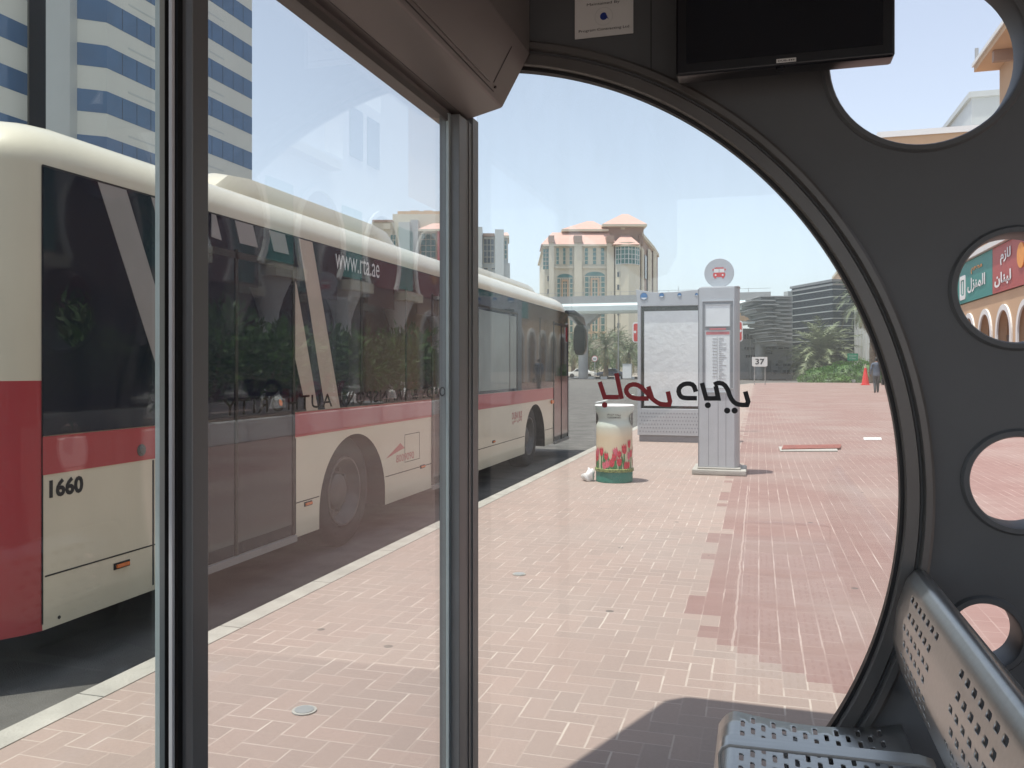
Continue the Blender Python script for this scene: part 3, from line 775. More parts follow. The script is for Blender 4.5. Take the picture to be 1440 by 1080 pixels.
q = [W(x, y, BX) for x, y in q]; bput(B().prism([(p.y, p.z) for p in q], 'yz', BX, BX+.0015), 'emblem', 'busred')
# roof pods
def pod(y0, y1, x0, x1, z1, sl_=.35):
    b = B(); zb_ = 2.60
    S_ = [(y0, .0, 0.0), (y0+.06, .05, .55), (y0+.22, .12, .90), (y0+.5, .15, 1.0), (y1-.7, .15, 1.0), (y1-.35, .12, .90), (y1-.1, .05, .5), (y1, 0, 0)]
    vs_ = []
    for y, ins, f in S_:
        h = (z1-zb_)*f
        for (dx, fz) in ((0, 0), (.015, .62), (.06, .92), (.18, 1.0)): vs_.append((x1-dx, y, zb_+h*fz))
        for (dx, fz) in ((.18, 1.0), (.06, .92), (.015, .62), (0, 0)): vs_.append((x0+dx, y, zb_+h*fz))
    fs_ = []
    for s_ in range(len(S_)-1):
        for k in range(7): a = s_*8+k; fs_.append((a, a+1, a+9, a+8))
    b.add(vs_, fs_); return bput(b, 'roof_pod', 'cream', smooth=True)
pod(5.45, 8.9, BX-2.05, BX-.44, 2.93); pod(10.6, 15.0, BX-2.05, BX-.40, 2.86)
for px, py in ((441, 304), (500, 323)):
    p = atS(px, py, 7.6); 
# mirror
mr = B(); mr.tube([onX(796, 440, -3.5), onX(806, 441, -3.4), onX(815, 449, -3.35), onX(819, 460, -3.35)], [.05, .07, .10, .08], 10)
mo = bput(mr, 'mirror', 'tv', smooth=True)
c = onX(816, 478, -3.35)
b = B()
for i in range(14):
    a = 2*math.pi*i/14
pts = [(c.x+.13*math.copysign(abs(math.cos(2*math.pi*i/24))**.6, math.cos(2*math.pi*i/24)), c.z+.30*math.copysign(abs(math.sin(2*math.pi*i/24))**.7, math.sin(2*math.pi*i/24))) for i in range(24)]
b.prism(pts, 'xz', c.y-.07, c.y+.09); mh = bput(b, 'mirror_housing', 'tv', mo, bevel=.02)
pts2 = [(c.x+(x-c.x)*.80, c.z+(z-c.z)*.86) for x, z in pts]
b = B().prism(pts2, 'xz', c.y-.073, c.y-.0705); bput(b, 'mirror_glass', 'busglass', mo)
# wheels
for yc in (YR, YF):
    for side in (0, 1):
        xo = BX-.10 if side == 0 else BX-BW+.10; sg = 1 if side == 0 else -1
        wz = ZR+.485
        we = bput(B().lathe((xo, yc, wz), [(.30, -.03*sg), (.31, 0.), (.40, .012*sg), (.455, 0), (.483, -.03*sg), (.483, -.25*sg), (.44, -.28*sg), (.30, -.28*sg)], 48, axis='x'), 'wheel', 'tyre', smooth=True)
        bput(B().lathe((xo, yc, wz), [(.305, -.02*sg), (.30, .006*sg), (.285, .006*sg), (.275, -.05*sg), (.235, -.11*sg), (.16, -.12*sg), (.15, -.06*sg), (.10, -.03*sg), (.0, -.03*sg)], 48, axis='x'), 'rim', 'rim', we, smooth=True)
        for k in range(10):
            nb = B(); a = 2*math.pi*k/10; nb.cyl((xo-.12*sg, yc+.19*math.cos(a), wz+.19*math.sin(a)), (xo-.075*sg, yc+.19*math.cos(a), wz+.19*math.sin(a)), .018, n=8)
            bput(nb, 'wheel_nut', 'rim', we)

# ------------------------------------------------------------------ litter bin
c = onZ(862, 678); bc_ = Vector((c.x, c.y+.1, 0)); br_ = .222
bi = empty('litter_bin', bc_); tag(bi, 'round litter bin printed with red tulips over a green base, standing near the kerb', 'litter bin')
sc_ = 10.1
m_, t_n, p_ = nodes('tulip wrap print')
tc = N(t_n, 'ShaderNodeTexCoord'); sx_ = N(t_n, 'ShaderNodeSeparateXYZ'); L(t_n, tc, 'Object', sx_, 0)
cr_ = N(t_n, 'ShaderNodeValToRGB'); e = cr_.color_ramp
e.elements[0].position = .12; e.elements[0].color = (.62, .62, .48, 1); e.elements[1].position = .95; e.elements[1].color = (.58, .72, .70, 1)
for ps, cc in ((.35, (.70, .60, .42, 1)), (.55, (.74, .60, .42, 1)), (.72, (.66, .72, .64, 1))):
    q = e.elements.new(ps); q.color = cc
L(t_n, sx_, 2, cr_, 0); L(t_n, cr_, 0, p_, 'Base Color'); p_.inputs['Roughness'].default_value = .35
M['wrap'] = m_
H = .945
prof = [(br_, .165), (br_, .66), (br_-.004, .70), (br_-.020, .735), (br_-.026, .775), (br_-.020, .815), (br_+.002, .85), (br_+.010, .875), (br_+.018, .915), (br_+.020, .925), (br_+.010, .93), (br_-.05, .932)]
B().lathe((0, 0, 0), prof, 56).build('body', 'wrap', bi, smooth=True)
B().lathe((0, 0, 0), [(br_+.02, .925), (br_+.022, .935), (br_+.01, .945), (br_-.08, .94), (.02, .925), (0, .925)], 56).build('rim', 'white', bi, smooth=True)
B().lathe((0, 0, 0), [(br_-.002, .0), (br_+.003, .006), (br_+.003, .125), (br_, .13)], 56).build('base', 'bin_base', bi, smooth=True)
B().lathe((0, 0, 0), [(br_, .13), (br_+.016, .132), (br_+.018, .165), (br_+.010, .170), (br_, .172)], 56).build('band', 'bin_ring', bi, smooth=True)
fa = math.atan2(-bc_.y, -bc_.x)   # faces the camera side
def onbin(a, z, r=br_+.0025):
    t = fa-a/br_; return (r*math.cos(t), r*math.sin(t), z)
def wrap_shape(b, pts, r=br_+.0025):
    vs_ = [onbin(x, z, r) for x, z in pts]; b.add(vs_, [tuple(range(len(vs_)))])
def tulip(b1, b2, x, z, s, lean=0):
    pts = [(-.5, .2), (-.42, -.35), (-.15, -.6), (.15, -.6), (.42, -.35), (.5, .2), (.42, .62), (.22, .30), (.05, .70), (-.15, .32), (-.38, .65)]
    n_ = len(pts)
    vs_ = [onbin(x+s*(px*math.cos(lean)-pz*math.sin(lean))*.72, z+s*(px*math.sin(lean)+pz*math.cos(lean)), br_+.004) for px, pz in pts]+[onbin(x, z, br_+.005)]
    b1.add(vs_, [(i, (i+1) % n_, n_) for i in range(n_)])
    y = z-s*.6; w_ = s*.10
    for k in range(4):
        za, zb_ = y-(y-.17)*k/4, y-(y-.17)*(k+1)/4
        sx0 = x-lean*.3*k*.02; wrap_shape(b2, [(sx0-w_, zb_), (sx0+w_, zb_), (sx0+w_, za), (sx0-w_, za)], br_+.0022)
def blade(b, x, z, h, lean, w_):
    pp = []
    for k in range(7):
        f = k/6; pp.append((x+lean*f*f, z+h*f, w_*math.sin(math.pi*(.12+.88*f))))
    for (a, b_) in zip(pp, pp[1:]):
        wrap_shape(b, [(a[0]-a[2], a[1]), (a[0]+a[2], a[1]), (b_[0]+b_[2], b_[1]), (b_[0]-b_[2], b_[1])], br_+.0030)
T1, T2, ST_ = B(), B(), B()
for x, z, s, ln in ((-.205, .475, .085, 0), (-.125, .415, .10, -.1), (-.20, .33, .085, .1), (-.06, .355, .075, .1), (-.015, .385, .085, -.35), (.10, .325, .075, .1), (.03, .25, .09, 0), (.08, .235, .08, .3), (-.06, .26, .085, .1), (-.15, .21, .09, .3), (.17, .38, .09, 0), (-.19, .22, .07, 0), (.0, .32, .08, .2), (.125, .21, .08, -.2)):
    tulip(T1 if random.random() < .5 else T2, ST_, x, z, s, ln)
for k in range(60):
    a_ = random.uniform(.19, 1.15); 
    if k % 2: a_ = -a_
    tulip(T1 if random.random() < .5 else T2, ST_, a_, random.uniform(.22, .42), .085, random.uniform(-.3, .3)) if abs(a_) > .22 and k < 34 else None
for k in range(44):
    blade(ST_, random.uniform(-.65, .65) if k > 24 else random.uniform(-.2, .2), .172, random.uniform(.09, .24), random.uniform(-.05, .05), random.uniform(.006, .011))
ST_.build('stem_print', 'stem', bi, norm=False); T1.build('tulip_print', 'tulip', bi, norm=False); T2.build('tulip_print', 'tulip2', bi, norm=False)
# throw-in openings left and right
for s_ in (-1, 1):
    o_ = B(); vs_ = []
    for k in range(20):
        t = 2*math.pi*k/20; vs_.append(onbin(s_*.315+(-.0 if s_ < 0 else .10)+.062*math.cos(t), .775+.085*math.sin(t), br_+.003))
    o_.add(vs_, [tuple(range(20))]); o_.build('opening', 'black', bi, norm=False)
def curved_text(s, z, w_, h, par):
    o = text('lettering', s, (0, 0, 0), (1, 0, 0), (0, 1, 0), w_, h, 'ink', par, 0, .015)
    for v in o.data.vertices:
        v.co = Vector(onbin(v.co.x-w_/2+.005, z+v.co.y, br_-.012+(.78-z)*0+.004+abs(z-.775)*.15))
curved_text(ar('بلدية دبي'), .812, .17, .034, bi); curved_text('DUBAI MUNICIPALITY', .785, .175, .020, bi)
# plastic bag beside it
pb = onZ(826, 677); g = bmesh.new(); bmesh.ops.create_icosphere(g, subdivisions=3, radius=.085)
for v in g.verts:
    k = 1+.22*math.sin(v.co.x*60+v.co.z*45)*math.cos(v.co.y*50)+random.uniform(-.06, .06)
    v.co = Vector((v.co.x*k*.9, v.co.y*k*.9, v.co.z*k*.95)); 
    if v.co.z > .03: v.co.x = v.co.x*.75+.03; v.co.z *= 1.25
    v.co.z = max(v.co.z, -.055)
me = bpy.data.meshes.new('plastic_bag'); g.to_mesh(me); g.free(); me.materials.append(M['bag'])
for p_ in me.polygons: p_.use_smooth = True
o = bpy.data.objects.new('plastic_bag', me); COL.objects.link(o); o.location = (pb.x, pb.y+.05, .057); tag(o, 'crumpled white plastic bag on the paving left of the tulip bin', 'bag')

# ------------------------------------------------------------------ timetable column
tb = onZ(1009, 668); ty = tb.y; k_ = ty/ray(1009, 600)[1]
def tX(px): return onY(px, 517, ty).x
def tZ(py): return 1.4+(517-py)/1200*11.25
col = empty('timetable_column', (tb.x, ty, 0)); tag(col, 'tall grey timetable column on a concrete foot with a round bus sign on top', 'bus stop sign')
X0, X1 = tX(983)-tb.x, tX(1036)-tb.x
B().prism([(X0-.09, -.07), (X1+.12, -.07), (X1+.12, .62), (X0-.09, .62)], 'xy', 0.002, .075).build('foot', 'conc', col, bevel=.015)
B().prism([(X0-.02, -.03), (X1+.05, -.03), (X1+.05, .5), (X0-.02, .5)], 'xy', .075, .10).build('foot', 'conc', col, bevel=.01)
zt_ = tZ(405)
B().prism([(X0, 0), (X1-.03, 0), (X1+.012, .05), (X1+.035, .20), (X1+.012, .36), (X1-.05, .42), (X0, .42)], 'xy', .10, zt_).build('post_body', 'totem', col, bevel=.006)
B().prism([(X0+.02, .01), (X1+.02, .01), (X1+.04, .12), (X1+.04, .32), (X0+.02, .40)], 'xy', zt_, zt_+.012).build('cap', 'totem', col, bevel=.004)
def win(px0, px1, py0, py1, fr_m, in_m, nm_, bd=.014, dp=.004):
    a, b = tX(px0)-tb.x, tX(px1)-tb.x; z1, z0_ = tZ(py0), tZ(py1)
    f = B()
    f.box(a-bd, b+bd, -.014, -.0005, z0_-bd, z0_); f.box(a-bd, b+bd, -.014, -.0005, z1, z1+bd); f.box(a-bd, a, -.014, -.0005, z0_, z1); f.box(b, b+bd, -.014, -.0005, z0_, z1)
    fo = f.build(nm_, fr_m, col); B().box(a, b, -.004-dp, -.0015-dp, z0_, z1).build('sheet', in_m, fo); return fo
win(988.0, 1031, 425, 545, 'totem', 'totem_d', 'window_frame', .012, 0)
win(992.5, 1026, 430, 459, 'totem', 'timetable', 'window_frame', .010)
w2 = win(992.5, 1026, 466, 551, 'totem', 'timetable', 'window_frame', .010)
B().box(tX(993)-tb.x, tX(1026)-tb.x, -.0115, -.0085, tZ(471), tZ(467)).build('red_strip', 'pinkred', w2)
B().box(tX(998)-tb.x, tX(1021)-tb.x, -.0185, -.0145, tZ(464.5), tZ(462)).build('red_strip', 'pinkred', w2)
ll = B(); xx = tX(1008.5)-tb.x; ll.box(xx, xx+.003, -.0115, -.0085, tZ(540), tZ(474))
for i in range(13): z = tZ(477+i*4.4); ll.box(tX(1002)-tb.x, xx-.004, -.0115, -.0085, z, z+.006)
for i in range(22): z = tZ(476+i*2.7); ll.box(xx+.02, xx+.02+random.uniform(.03, .10), -.0115, -.0085, z, z+.004)
ll.build('timetable_print', 'pole', w2)
sb = B()
for px in (996, 1009.5, 1020.5): sb.box(tX(px)-tb.x, tX(px)-tb.x+.006, -.0015, -.0003, .12, tZ(553))
sb.build('panel_seam', 'totem_d', col)
sb = B(); sb.box(X0-.012, X0-.001, .0, .40, .10, zt_-.02); sb.build('side_rail', 'totem_d', col)
cdx = tX(1010.5)-tb.x; cdz = tZ(383.5)
B().cyl((cdx, .16, cdz), (cdx, .20, cdz), .192, n=56).build('round_sign', 'totem', col, bevel=.004)
B().cyl((cdx, .19, zt_), (cdx, .19, cdz-.18), .03, n=16).build('sign_neck', 'totem_d', col)
def rp_(x0, x1, z0_, z1, y, b, r=.012): b.prism([(x0+r, z0_), (x1-r, z0_), (x1, z0_+r), (x1, z1-r), (x1-r, z1), (x0+r, z1), (x0, z1-r), (x0, z0_+r)], 'xz', y-.002, y)
ib = B(); rp_(cdx-.078, cdx+.078, cdz-.055, cdz+.005, .1598, ib); rp_(cdx-.060, cdx+.060, cdz+.055, cdz+.072, .1598, ib, .006); ib.box(cdx-.062, cdx-.038, .1578, .1598, cdz-.072, cdz-.054); ib.box(cdx+.038, cdx+.062, .1578, .1598, cdz-.072, cdz-.054)
ib.box(cdx-.085, cdx-.068, .1578, .1598, cdz+.03, cdz+.055); ib.box(cdx+.068, cdx+.085, .1578, .1598, cdz+.03, cdz+.055)
ic = ib.build('bus_symbol', 'signred', col)
ib = B(); rp_(cdx-.066, cdx+.066, cdz+.006, cdz+.054, .1598, ib, .008); ib.cyl((cdx-.045, .1565, cdz-.028), (cdx-.045, .1578, cdz-.028), .012, n=12); ib.cyl((cdx+.045, .1565, cdz-.028), (cdx+.045, .1578, cdz-.028), .012, n=12); ib.build('bus_symbol', 'white', col)
B().box(cdx-.003, cdx+.003, .157, .1577, cdz+.006, cdz+.054).build('bus_symbol', 'totem_d', col)

# ------------------------------------------------------------------ advertising panel behind it
ap = onZ(900, 621); ay = ap.y
def aX(px): return onY(px, 517, ay).x-ap.x
asd = ay/ray(940, 500)[1]
def aZ(py): return 1.4+(517-py)/1200*asd
ad = empty('advertising_panel', (ap.x, ay, 0)); tag(ad, 'wide grey advertising cabinet with blank crumpled white paper behind glass', 'advertising panel')
a0, a1 = aX(896.5), aX(1006)
B().box(a0+.03, a1, .03, .32, .002, aZ(613)).build('plinth', 'totem_d', ad)
B().box(a0, a1, 0, .36, aZ(612.5), aZ(575)).build('skirt', 'totem', ad, bevel=.006)
dm = B()
zz0, zz1 = aZ(610), aZ(577)
for i in range(28):
    for j in range(6):
        x = a0+.05+i*.055+(.027 if j % 2 else 0); z = zz0+.04+j*(zz1-zz0-.07)/5.4
        if x < a1-.03: dm.obox((x, -.003, z-.016), (.014, 0, .016), (0, .0025, 0), (-.014, 0, .016))
dm.build('embossed_pattern', 'totem_d', ad)
top = [(a0, aZ(430)), (a1, aZ(430)), (a1, aZ(406.5)), (aX(985), aZ(408)), (aX(950), aZ(410.5)), (aX(925), aZ(411)), (aX(912), aZ(409.5)), (a0-.03, aZ(406))]
B().prism(top, 'xz', 0, .36).build('top_panel', 'totem', ad, bevel=.004)
B().box(a0, aX(901), 0, .36, aZ(575), aZ(430)).build('side_rail', 'totem', ad, bevel=.004)
B().box(aX(986), a1, 0, .36, aZ(575), aZ(430)).build('side_rail', 'totem', ad, bevel=.004)
B().box(aX(901), aX(986), .12, .30, aZ(575), aZ(430)).build('backing', 'tv', ad)
B().box(aX(905.5), aX(985), .045, .06, aZ(571), aZ(437)).build('poster', 'poster', ad)
B().box(aX(901)+.002, aX(986)-.002, .012, .018, aZ(575)+.003, aZ(430)-.003).build('glass_cover', 'cover', ad)
for px, r in ((905.5, .068), (930.5, .045), (955.5, .036), (979.5, .028)):
    x, z = aX(px), aZ(416 if px < 910 else 415)
    l_ = B().lathe((x, 0, z), [(r*1.12, 0), (r*1.12, -.008), (r, -.008), (r, -.002)], 28, axis='y').build('lamp_ring', 'totem_d', ad, smooth=True)
    B().cyl((x, -.006, z), (x, -.0005, z), r, n=28).build('blue_lens', 'blue', l_)
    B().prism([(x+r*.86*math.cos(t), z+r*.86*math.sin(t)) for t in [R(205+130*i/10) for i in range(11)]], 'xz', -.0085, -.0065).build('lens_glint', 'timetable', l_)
# red stop board behind
rb = onZ(965, 606); ry = rb.y
def rX(px): return onY(px, 517, ry).x-rb.x
rsd = ry/ray(965, 500)[1]
def rZ(py): return 1.4+(517-py)/1200*rsd
def rrect(x0, x1, z0_, z1, r):
    o = []
    for cx_, cz2, a in ((x1-r, z1-r, 0), (x0+r, z1-r, 90), (x0+r, z0_+r, 180), (x1-r, z0_+r, 270)):
        for i in range(7): o.append((cx_+r*math.cos(R(a+15*i)), cz2+r*math.sin(R(a+15*i))))
    return o
for a, b, pm_, lb in ((889.5, 904, 897, 'small red sign with a white border showing at the left edge of the grey cabinet'), (1030, 1044.5, 1032, 'small red sign with a white border showing right of the timetable column')):
    rs = empty('stop_flag', (rb.x, ry, 0)); tag(rs, lb, 'sign', 'small red signs behind the cabinet')
    B().prism(rrect(rX(a), rX(b), rZ(481), rZ(452), .06), 'xz', 0, .05).build('border', 'white', rs)
    B().prism(rrect(rX(a+1.5), rX(b-1.5), rZ(479.5), rZ(454), .04), 'xz', -.004, -.001).build('board', 'signred', rs)
    mx_ = rX(a+3.5 if a < 1000 else b-3.5); B().cyl((mx_, -.006, rZ(466)), (mx_, -.0045, rZ(466)), .03, n=12).build('white_mark', 'white', rs)
    B().cyl((rX(pm_+3), .08, 0), (rX(pm_+3), .08, rZ(454)), .035, n=12).build('pole', 'pole', rs)

# ------------------------------------------------------------------ small things on the pavement
def flat(name, px0, px1, py0, py1, mt, label, cat, h=.012, taper=0):
    a, b, c_, d = onZ(px0, py1), onZ(px1, py1), onZ(px1+taper, py0), onZ(px0+taper, py0)
    o = B().prism([(p.x, p.y) for p in (a, b, c_, d)], 'xy', .002, h).build(name, mt, None); return tag(o, label, cat)
f1 = flat('drain_cover', 1097, 1178, 629.5, 635.5, 'conc', 'long cover with a red painted top and concrete rim set in the paving', 'cover', .02, -2)
a, b, c_, d = onZ(1099, 634), onZ(1182, 632.5), onZ(1183, 627.5), onZ(1102, 628.5)
B().prism([(p.x, p.y) for p in (a, b, c_, d)], 'xy', .0205, .035).build('red_lid', 'iron', f1)
flat('paper_scrap', 1215, 1240, 616, 619, 'white', 'flat white scrap lying on the red paving near the round window edge', 'litter', .012, -1)
def cover(px, py, r, label):
    c = onZ(px, py); k = empty('valve_cover', (c.x, c.y, 0)); tag(k, label, 'cover')
    B().cyl((0, 0, .001), (0, 0, .006), r, n=28).build('rim', 'conc', k); B().cyl((0, 0, .006), (0, 0, .0085), r*.78, n=28).build('lid', 'pole', k)
cover(428, 1000, .05, 'small round metal valve cover in the paving at the bottom left'); cover(730, 808, .045, 'small round valve cover in the pale paving nearer the kerb')

# sign 37
s37 = onZ(1068.5, 541); q = s37.y; sd = q/ray(1068, 500)[1]
g = empty('number_sign', (s37.x, q, 0)); tag(g, 'small white board reading 37 on two thin legs', 'sign')
def gx(px): return onY(px, 517, q).x-s37.x
def gz(py): return 1.4+(517-py)/1200*sd
B().prism([(gx(1057.5), gz(514.5)), (gx(1060), gz(515.5)), (gx(1077), gz(515.5)), (gx(1079.2), gz(514.5)), (gx(1079.2), gz(502)), (gx(1057.5), gz(502))], 'xz', 0, .05).build('board', 'white', g)
text('lettering', '37', (gx(1062.2), -.01, gz(512.5)), (1, 0, 0), (0, 0, 1), gx(1075)-gx(1062.2), gz(504.5)-gz(512.5), 'ink', g, .001, .02)
for px in (1061, 1076): B().cyl((gx(px), .07, 0), (gx(px), .07, gz(514)), .035, n=8).build('leg', 'pole', g)
# cone, barrier, street sign, kerb planter
def scone():
    c = onZ(1217, 541.5); k = empty('traffic_cone', c); s_ = c.y/ray(1217, 500)[1]/1200
    tag(k, 'tall red cone with a pale tip in front of the orange barrier', 'traffic cone')
    B().box(-6*s_, 6*s_, -6*s_, 6*s_, .002, .05).build('base', 'cone', k)
    B().cyl((0, 0, .05), (0, 0, 24*s_), 5.2*s_, 1.6*s_, n=20).build('body', 'cone', k, smooth=True); B().cyl((0, 0, 24*s_), (0, 0, 29*s_), 1.6*s_, .9*s_, n=16).build('tip', 'beigev', k, smooth=True)
scone()
c = onZ(1217, 537); s_ = c.y/ray(1217, 500)[1]/1200
k = empty('orange_barrier', c); tag(k, 'low orange box barrier in front of the hedge', 'barrier')
B().box(-14.5*s_, 16*s_, 0.3, 1.3, 0, 17.5*s_).build('panel', 'orange', k, bevel=.04); B().box(-15*s_, 16.5*s_, .25, 1.35, 17.5*s_, 18.2*s_).build('top_rail', 'orange', k)
for i in range(4): B().box((-14+i*9)*s_, (-13.3+i*9)*s_, .25, .298, .05, 17*s_).build('rib', 'tan_wall', k)
c = onZ(1199, 537); s_ = c.y/ray(1199, 500)[1]/1200
k = empty('street_sign', c); tag(k, 'green street name sign on a thin pole by the hedge', 'street sign')
B().cyl((0, 0, 0), (0, 0, 42*s_), .6*s_, n=10).build('pole', 'pole', k)
gb = B().box(-7*s_, 7*s_, -.8*s_, -.65*s_, 30*s_, 40*s_).build('board', 'signgreen', k)
text('lettering', ar('مدينة'), (-5*s_, -.85*s_, 35.5*s_), (1, 0, 0), (0, 0, 1), 10*s_, 3*s_, 'white', gb, .001); text('lettering', 'City', (-4*s_, -.85*s_, 31.5*s_), (1, 0, 0), (0, 0, 1), 8*s_, 2.6*s_, 'white', gb, .001)
# ------------------------------------------------------------------ person
def person():
    f = onZ(1232.5, 552.5)
    k = empty('person', f, R(-4)); tag(k, 'person in a blue grey jacket and dark trousers walking away with a dark bag', 'person')
    V = {'pel': ((0, 0, .98), .145), 'wst': ((0, .01, 1.12), .135), 'chs': ((0, .02, 1.36), .165), 'shl': ((0, .02, 1.47), .12), 'nk': ((0, .03, 1.56), .055), 'hd': ((0, .05, 1.66), .085), 'hd2': ((0, .05, 1.75), .08),
         'hL': ((-.075, 0, .90), .125), 'kL': ((-.07, .05, .50), .092), 'aL': ((-.065, -.10, .10), .065), 'fL': ((-.07, .0, .04), .045), 'tL': ((-.08, .10, .035), .035),
         'hR': ((.075, 0, .90), .125), 'kR': ((.075, .13, .52), .092), 'aR': ((.07, .20, .12), .065), 'fR': ((.07, .30, .05), .045), 'tR': ((.07, .38, .04), .035),
         'sL': ((-.19, .02, 1.45), .07), 'eL': ((-.245, -.04, 1.18), .052), 'wL': ((-.25, .03, .93), .036), 'mL': ((-.25, .05, .85), .034),
         'sR': ((.19, .02, 1.45), .07), 'eR': ((.25, -.02, 1.18), .052), 'wR': ((.27, .06, .94), .036), 'mR': ((.27, .08, .86), .034)}
    E = [('pel', 'wst'), ('wst', 'chs'), ('chs', 'shl'), ('shl', 'nk'), ('nk', 'hd'), ('hd', 'hd2'), ('pel', 'hL'), ('hL', 'kL'), ('kL', 'aL'), ('aL', 'fL'), ('fL', 'tL'), ('pel', 'hR'), ('hR', 'kR'), ('kR', 'aR'), ('aR', 'fR'), ('fR', 'tR'),
         ('shl', 'sL'), ('sL', 'eL'), ('eL', 'wL'), ('wL', 'mL'), ('shl', 'sR'), ('sR', 'eR'), ('eR', 'wR'), ('wR', 'mR')]
    ks = list(V); me = bpy.data.meshes.new('body'); me.from_pydata([V[q][0] for q in ks], [(ks.index(a), ks.index(b)) for a, b in E], [])
    o = bpy.data.objects.new('body', me); COL.objects.link(o)
    sk_ = o.modifiers.new('s', 'SKIN'); o.modifiers.new('ss', 'SUBSURF').levels = 2
    for i, q in enumerate(ks): me.skin_vertices[0].data[i].radius = (V[q][1], V[q][1]*.85)
    me.skin_vertices[0].data[0].use_root = True
    bpy.context.view_layer.update(); dg = bpy.context.evaluated_depsgraph_get(); nm = bpy.data.meshes.new_from_object(o.evaluated_get(dg)); o.modifiers.clear(); o.data = nm
    for mm in ('suit', 'trouser', 'skin', 'hair'): nm.materials.append(M[mm])
    for p in nm.polygons:
        c = p.center; p.use_smooth = True
        side = abs(c.x) > .21
        p.material_index = (0 if c.z > .92 else 1) if not side else (2 if c.z < .93 else 0)
        if c.z > 1.55: p.material_index = 2
        if c.z > 1.60 and c.y < .10 or c.z > 1.72: p.material_index = 3
        if c.z < .09: p.material_index = 3
    o.parent = k
    b = B(); n_ = 20; prof_ = [(.155, .86), (.165, .90), (.158, 1.0), (.150, 1.12), (.17, 1.30)]
    vs_ = []
    for r, z in prof_:
        for i in range(n_): t = 2*math.pi*i/n_; vs_.append((r*1.12*math.cos(t), .01+r*.86*math.sin(t), z))
    b.add(vs_, [(j*n_+i, j*n_+(i+1) % n_, (j+1)*n_+(i+1) % n_, (j+1)*n_+i) for j in range(len(prof_)-1) for i in range(n_)]); b.build('jacket', 'suit', k, smooth=True, norm=False)
    k.scale = (1.16, 1.16, 1.10)
    bg = empty('shoulder_bag', (f.x+.32, f.y+.05, 0)); tag(bg, 'dark bag hanging from the right hand of the walking person', 'bag')
    B().box(-.06, .06, -.17, .17, .44, .74).build('bag_body', 'tv', bg, bevel=.02)
    B().tube([(0, -.08, .73), (0, -.05, .83), (0, .02, .875), (0, .09, .83), (0, .11, .73)], .012, 8).build('handle', 'tv', bg)
person()

# ------------------------------------------------------------------ plants
def leafcloud(b, c, rad, n, size, shell=.55, up=.3, ratio=2.6):
    for _ in range(n):
        while True:
            d = Vector((random.gauss(0, 1), random.gauss(0, 1), random.gauss(0, 1)))
            if d.length > .1: d.normalize(); break
        rr = shell+(1-shell)*random.random()
        rr *= 1+.16*math.sin(d.x*5+c[0])*math.cos(d.z*6+d.y*4)
        p = Vector((c[0]+d.x*rad[0]*rr, c[1]+d.y*rad[1]*rr, c[2]+d.z*rad[2]*rr))
        ax = (d+Vector((random.uniform(-.8, .8), random.uniform(-.8, .8), random.uniform(-.4, .8)+up))).normalized()
        sd_ = ax.cross(Vector((random.gauss(0, 1), random.gauss(0, 1), random.gauss(0, 1)))).normalized()
        s = size*random.uniform(.6, 1.3); w_ = s/ratio
        b.add([p, p+ax*s*.5+sd_*w_*.5, p+ax*s, p+ax*s*.5-sd_*w_*.5], [(0, 1, 2, 3)])
def shrub(name, loc, h, w, label, cat, group, lm='leaf', leafsize=.16, n=900, clumps=7):
    k = empty(name, loc); tag(k, label, cat, group); b = B()
    st = B()
    for i in range(clumps):
        a = 2*math.pi*i/clumps+random.random(); r = w*.28*random.random()+.08*w
        c = (r*math.cos(a), r*math.sin(a), h*random.uniform(.32, .78)); rad = w*random.uniform(.22, .34)
        leafcloud(b, c, (rad, rad, h*random.uniform(.20, .30)), n//clumps, leafsize, .35)
        st.tube([(r*.2*math.cos(a), r*.2*math.sin(a), 0), (r*.6*math.cos(a), r*.6*math.sin(a), h*.3), c], [.03, .022, .01], 5)
    st.build('stem', 'trunk', k); b.build('foliage', lm, k, norm=False); return k
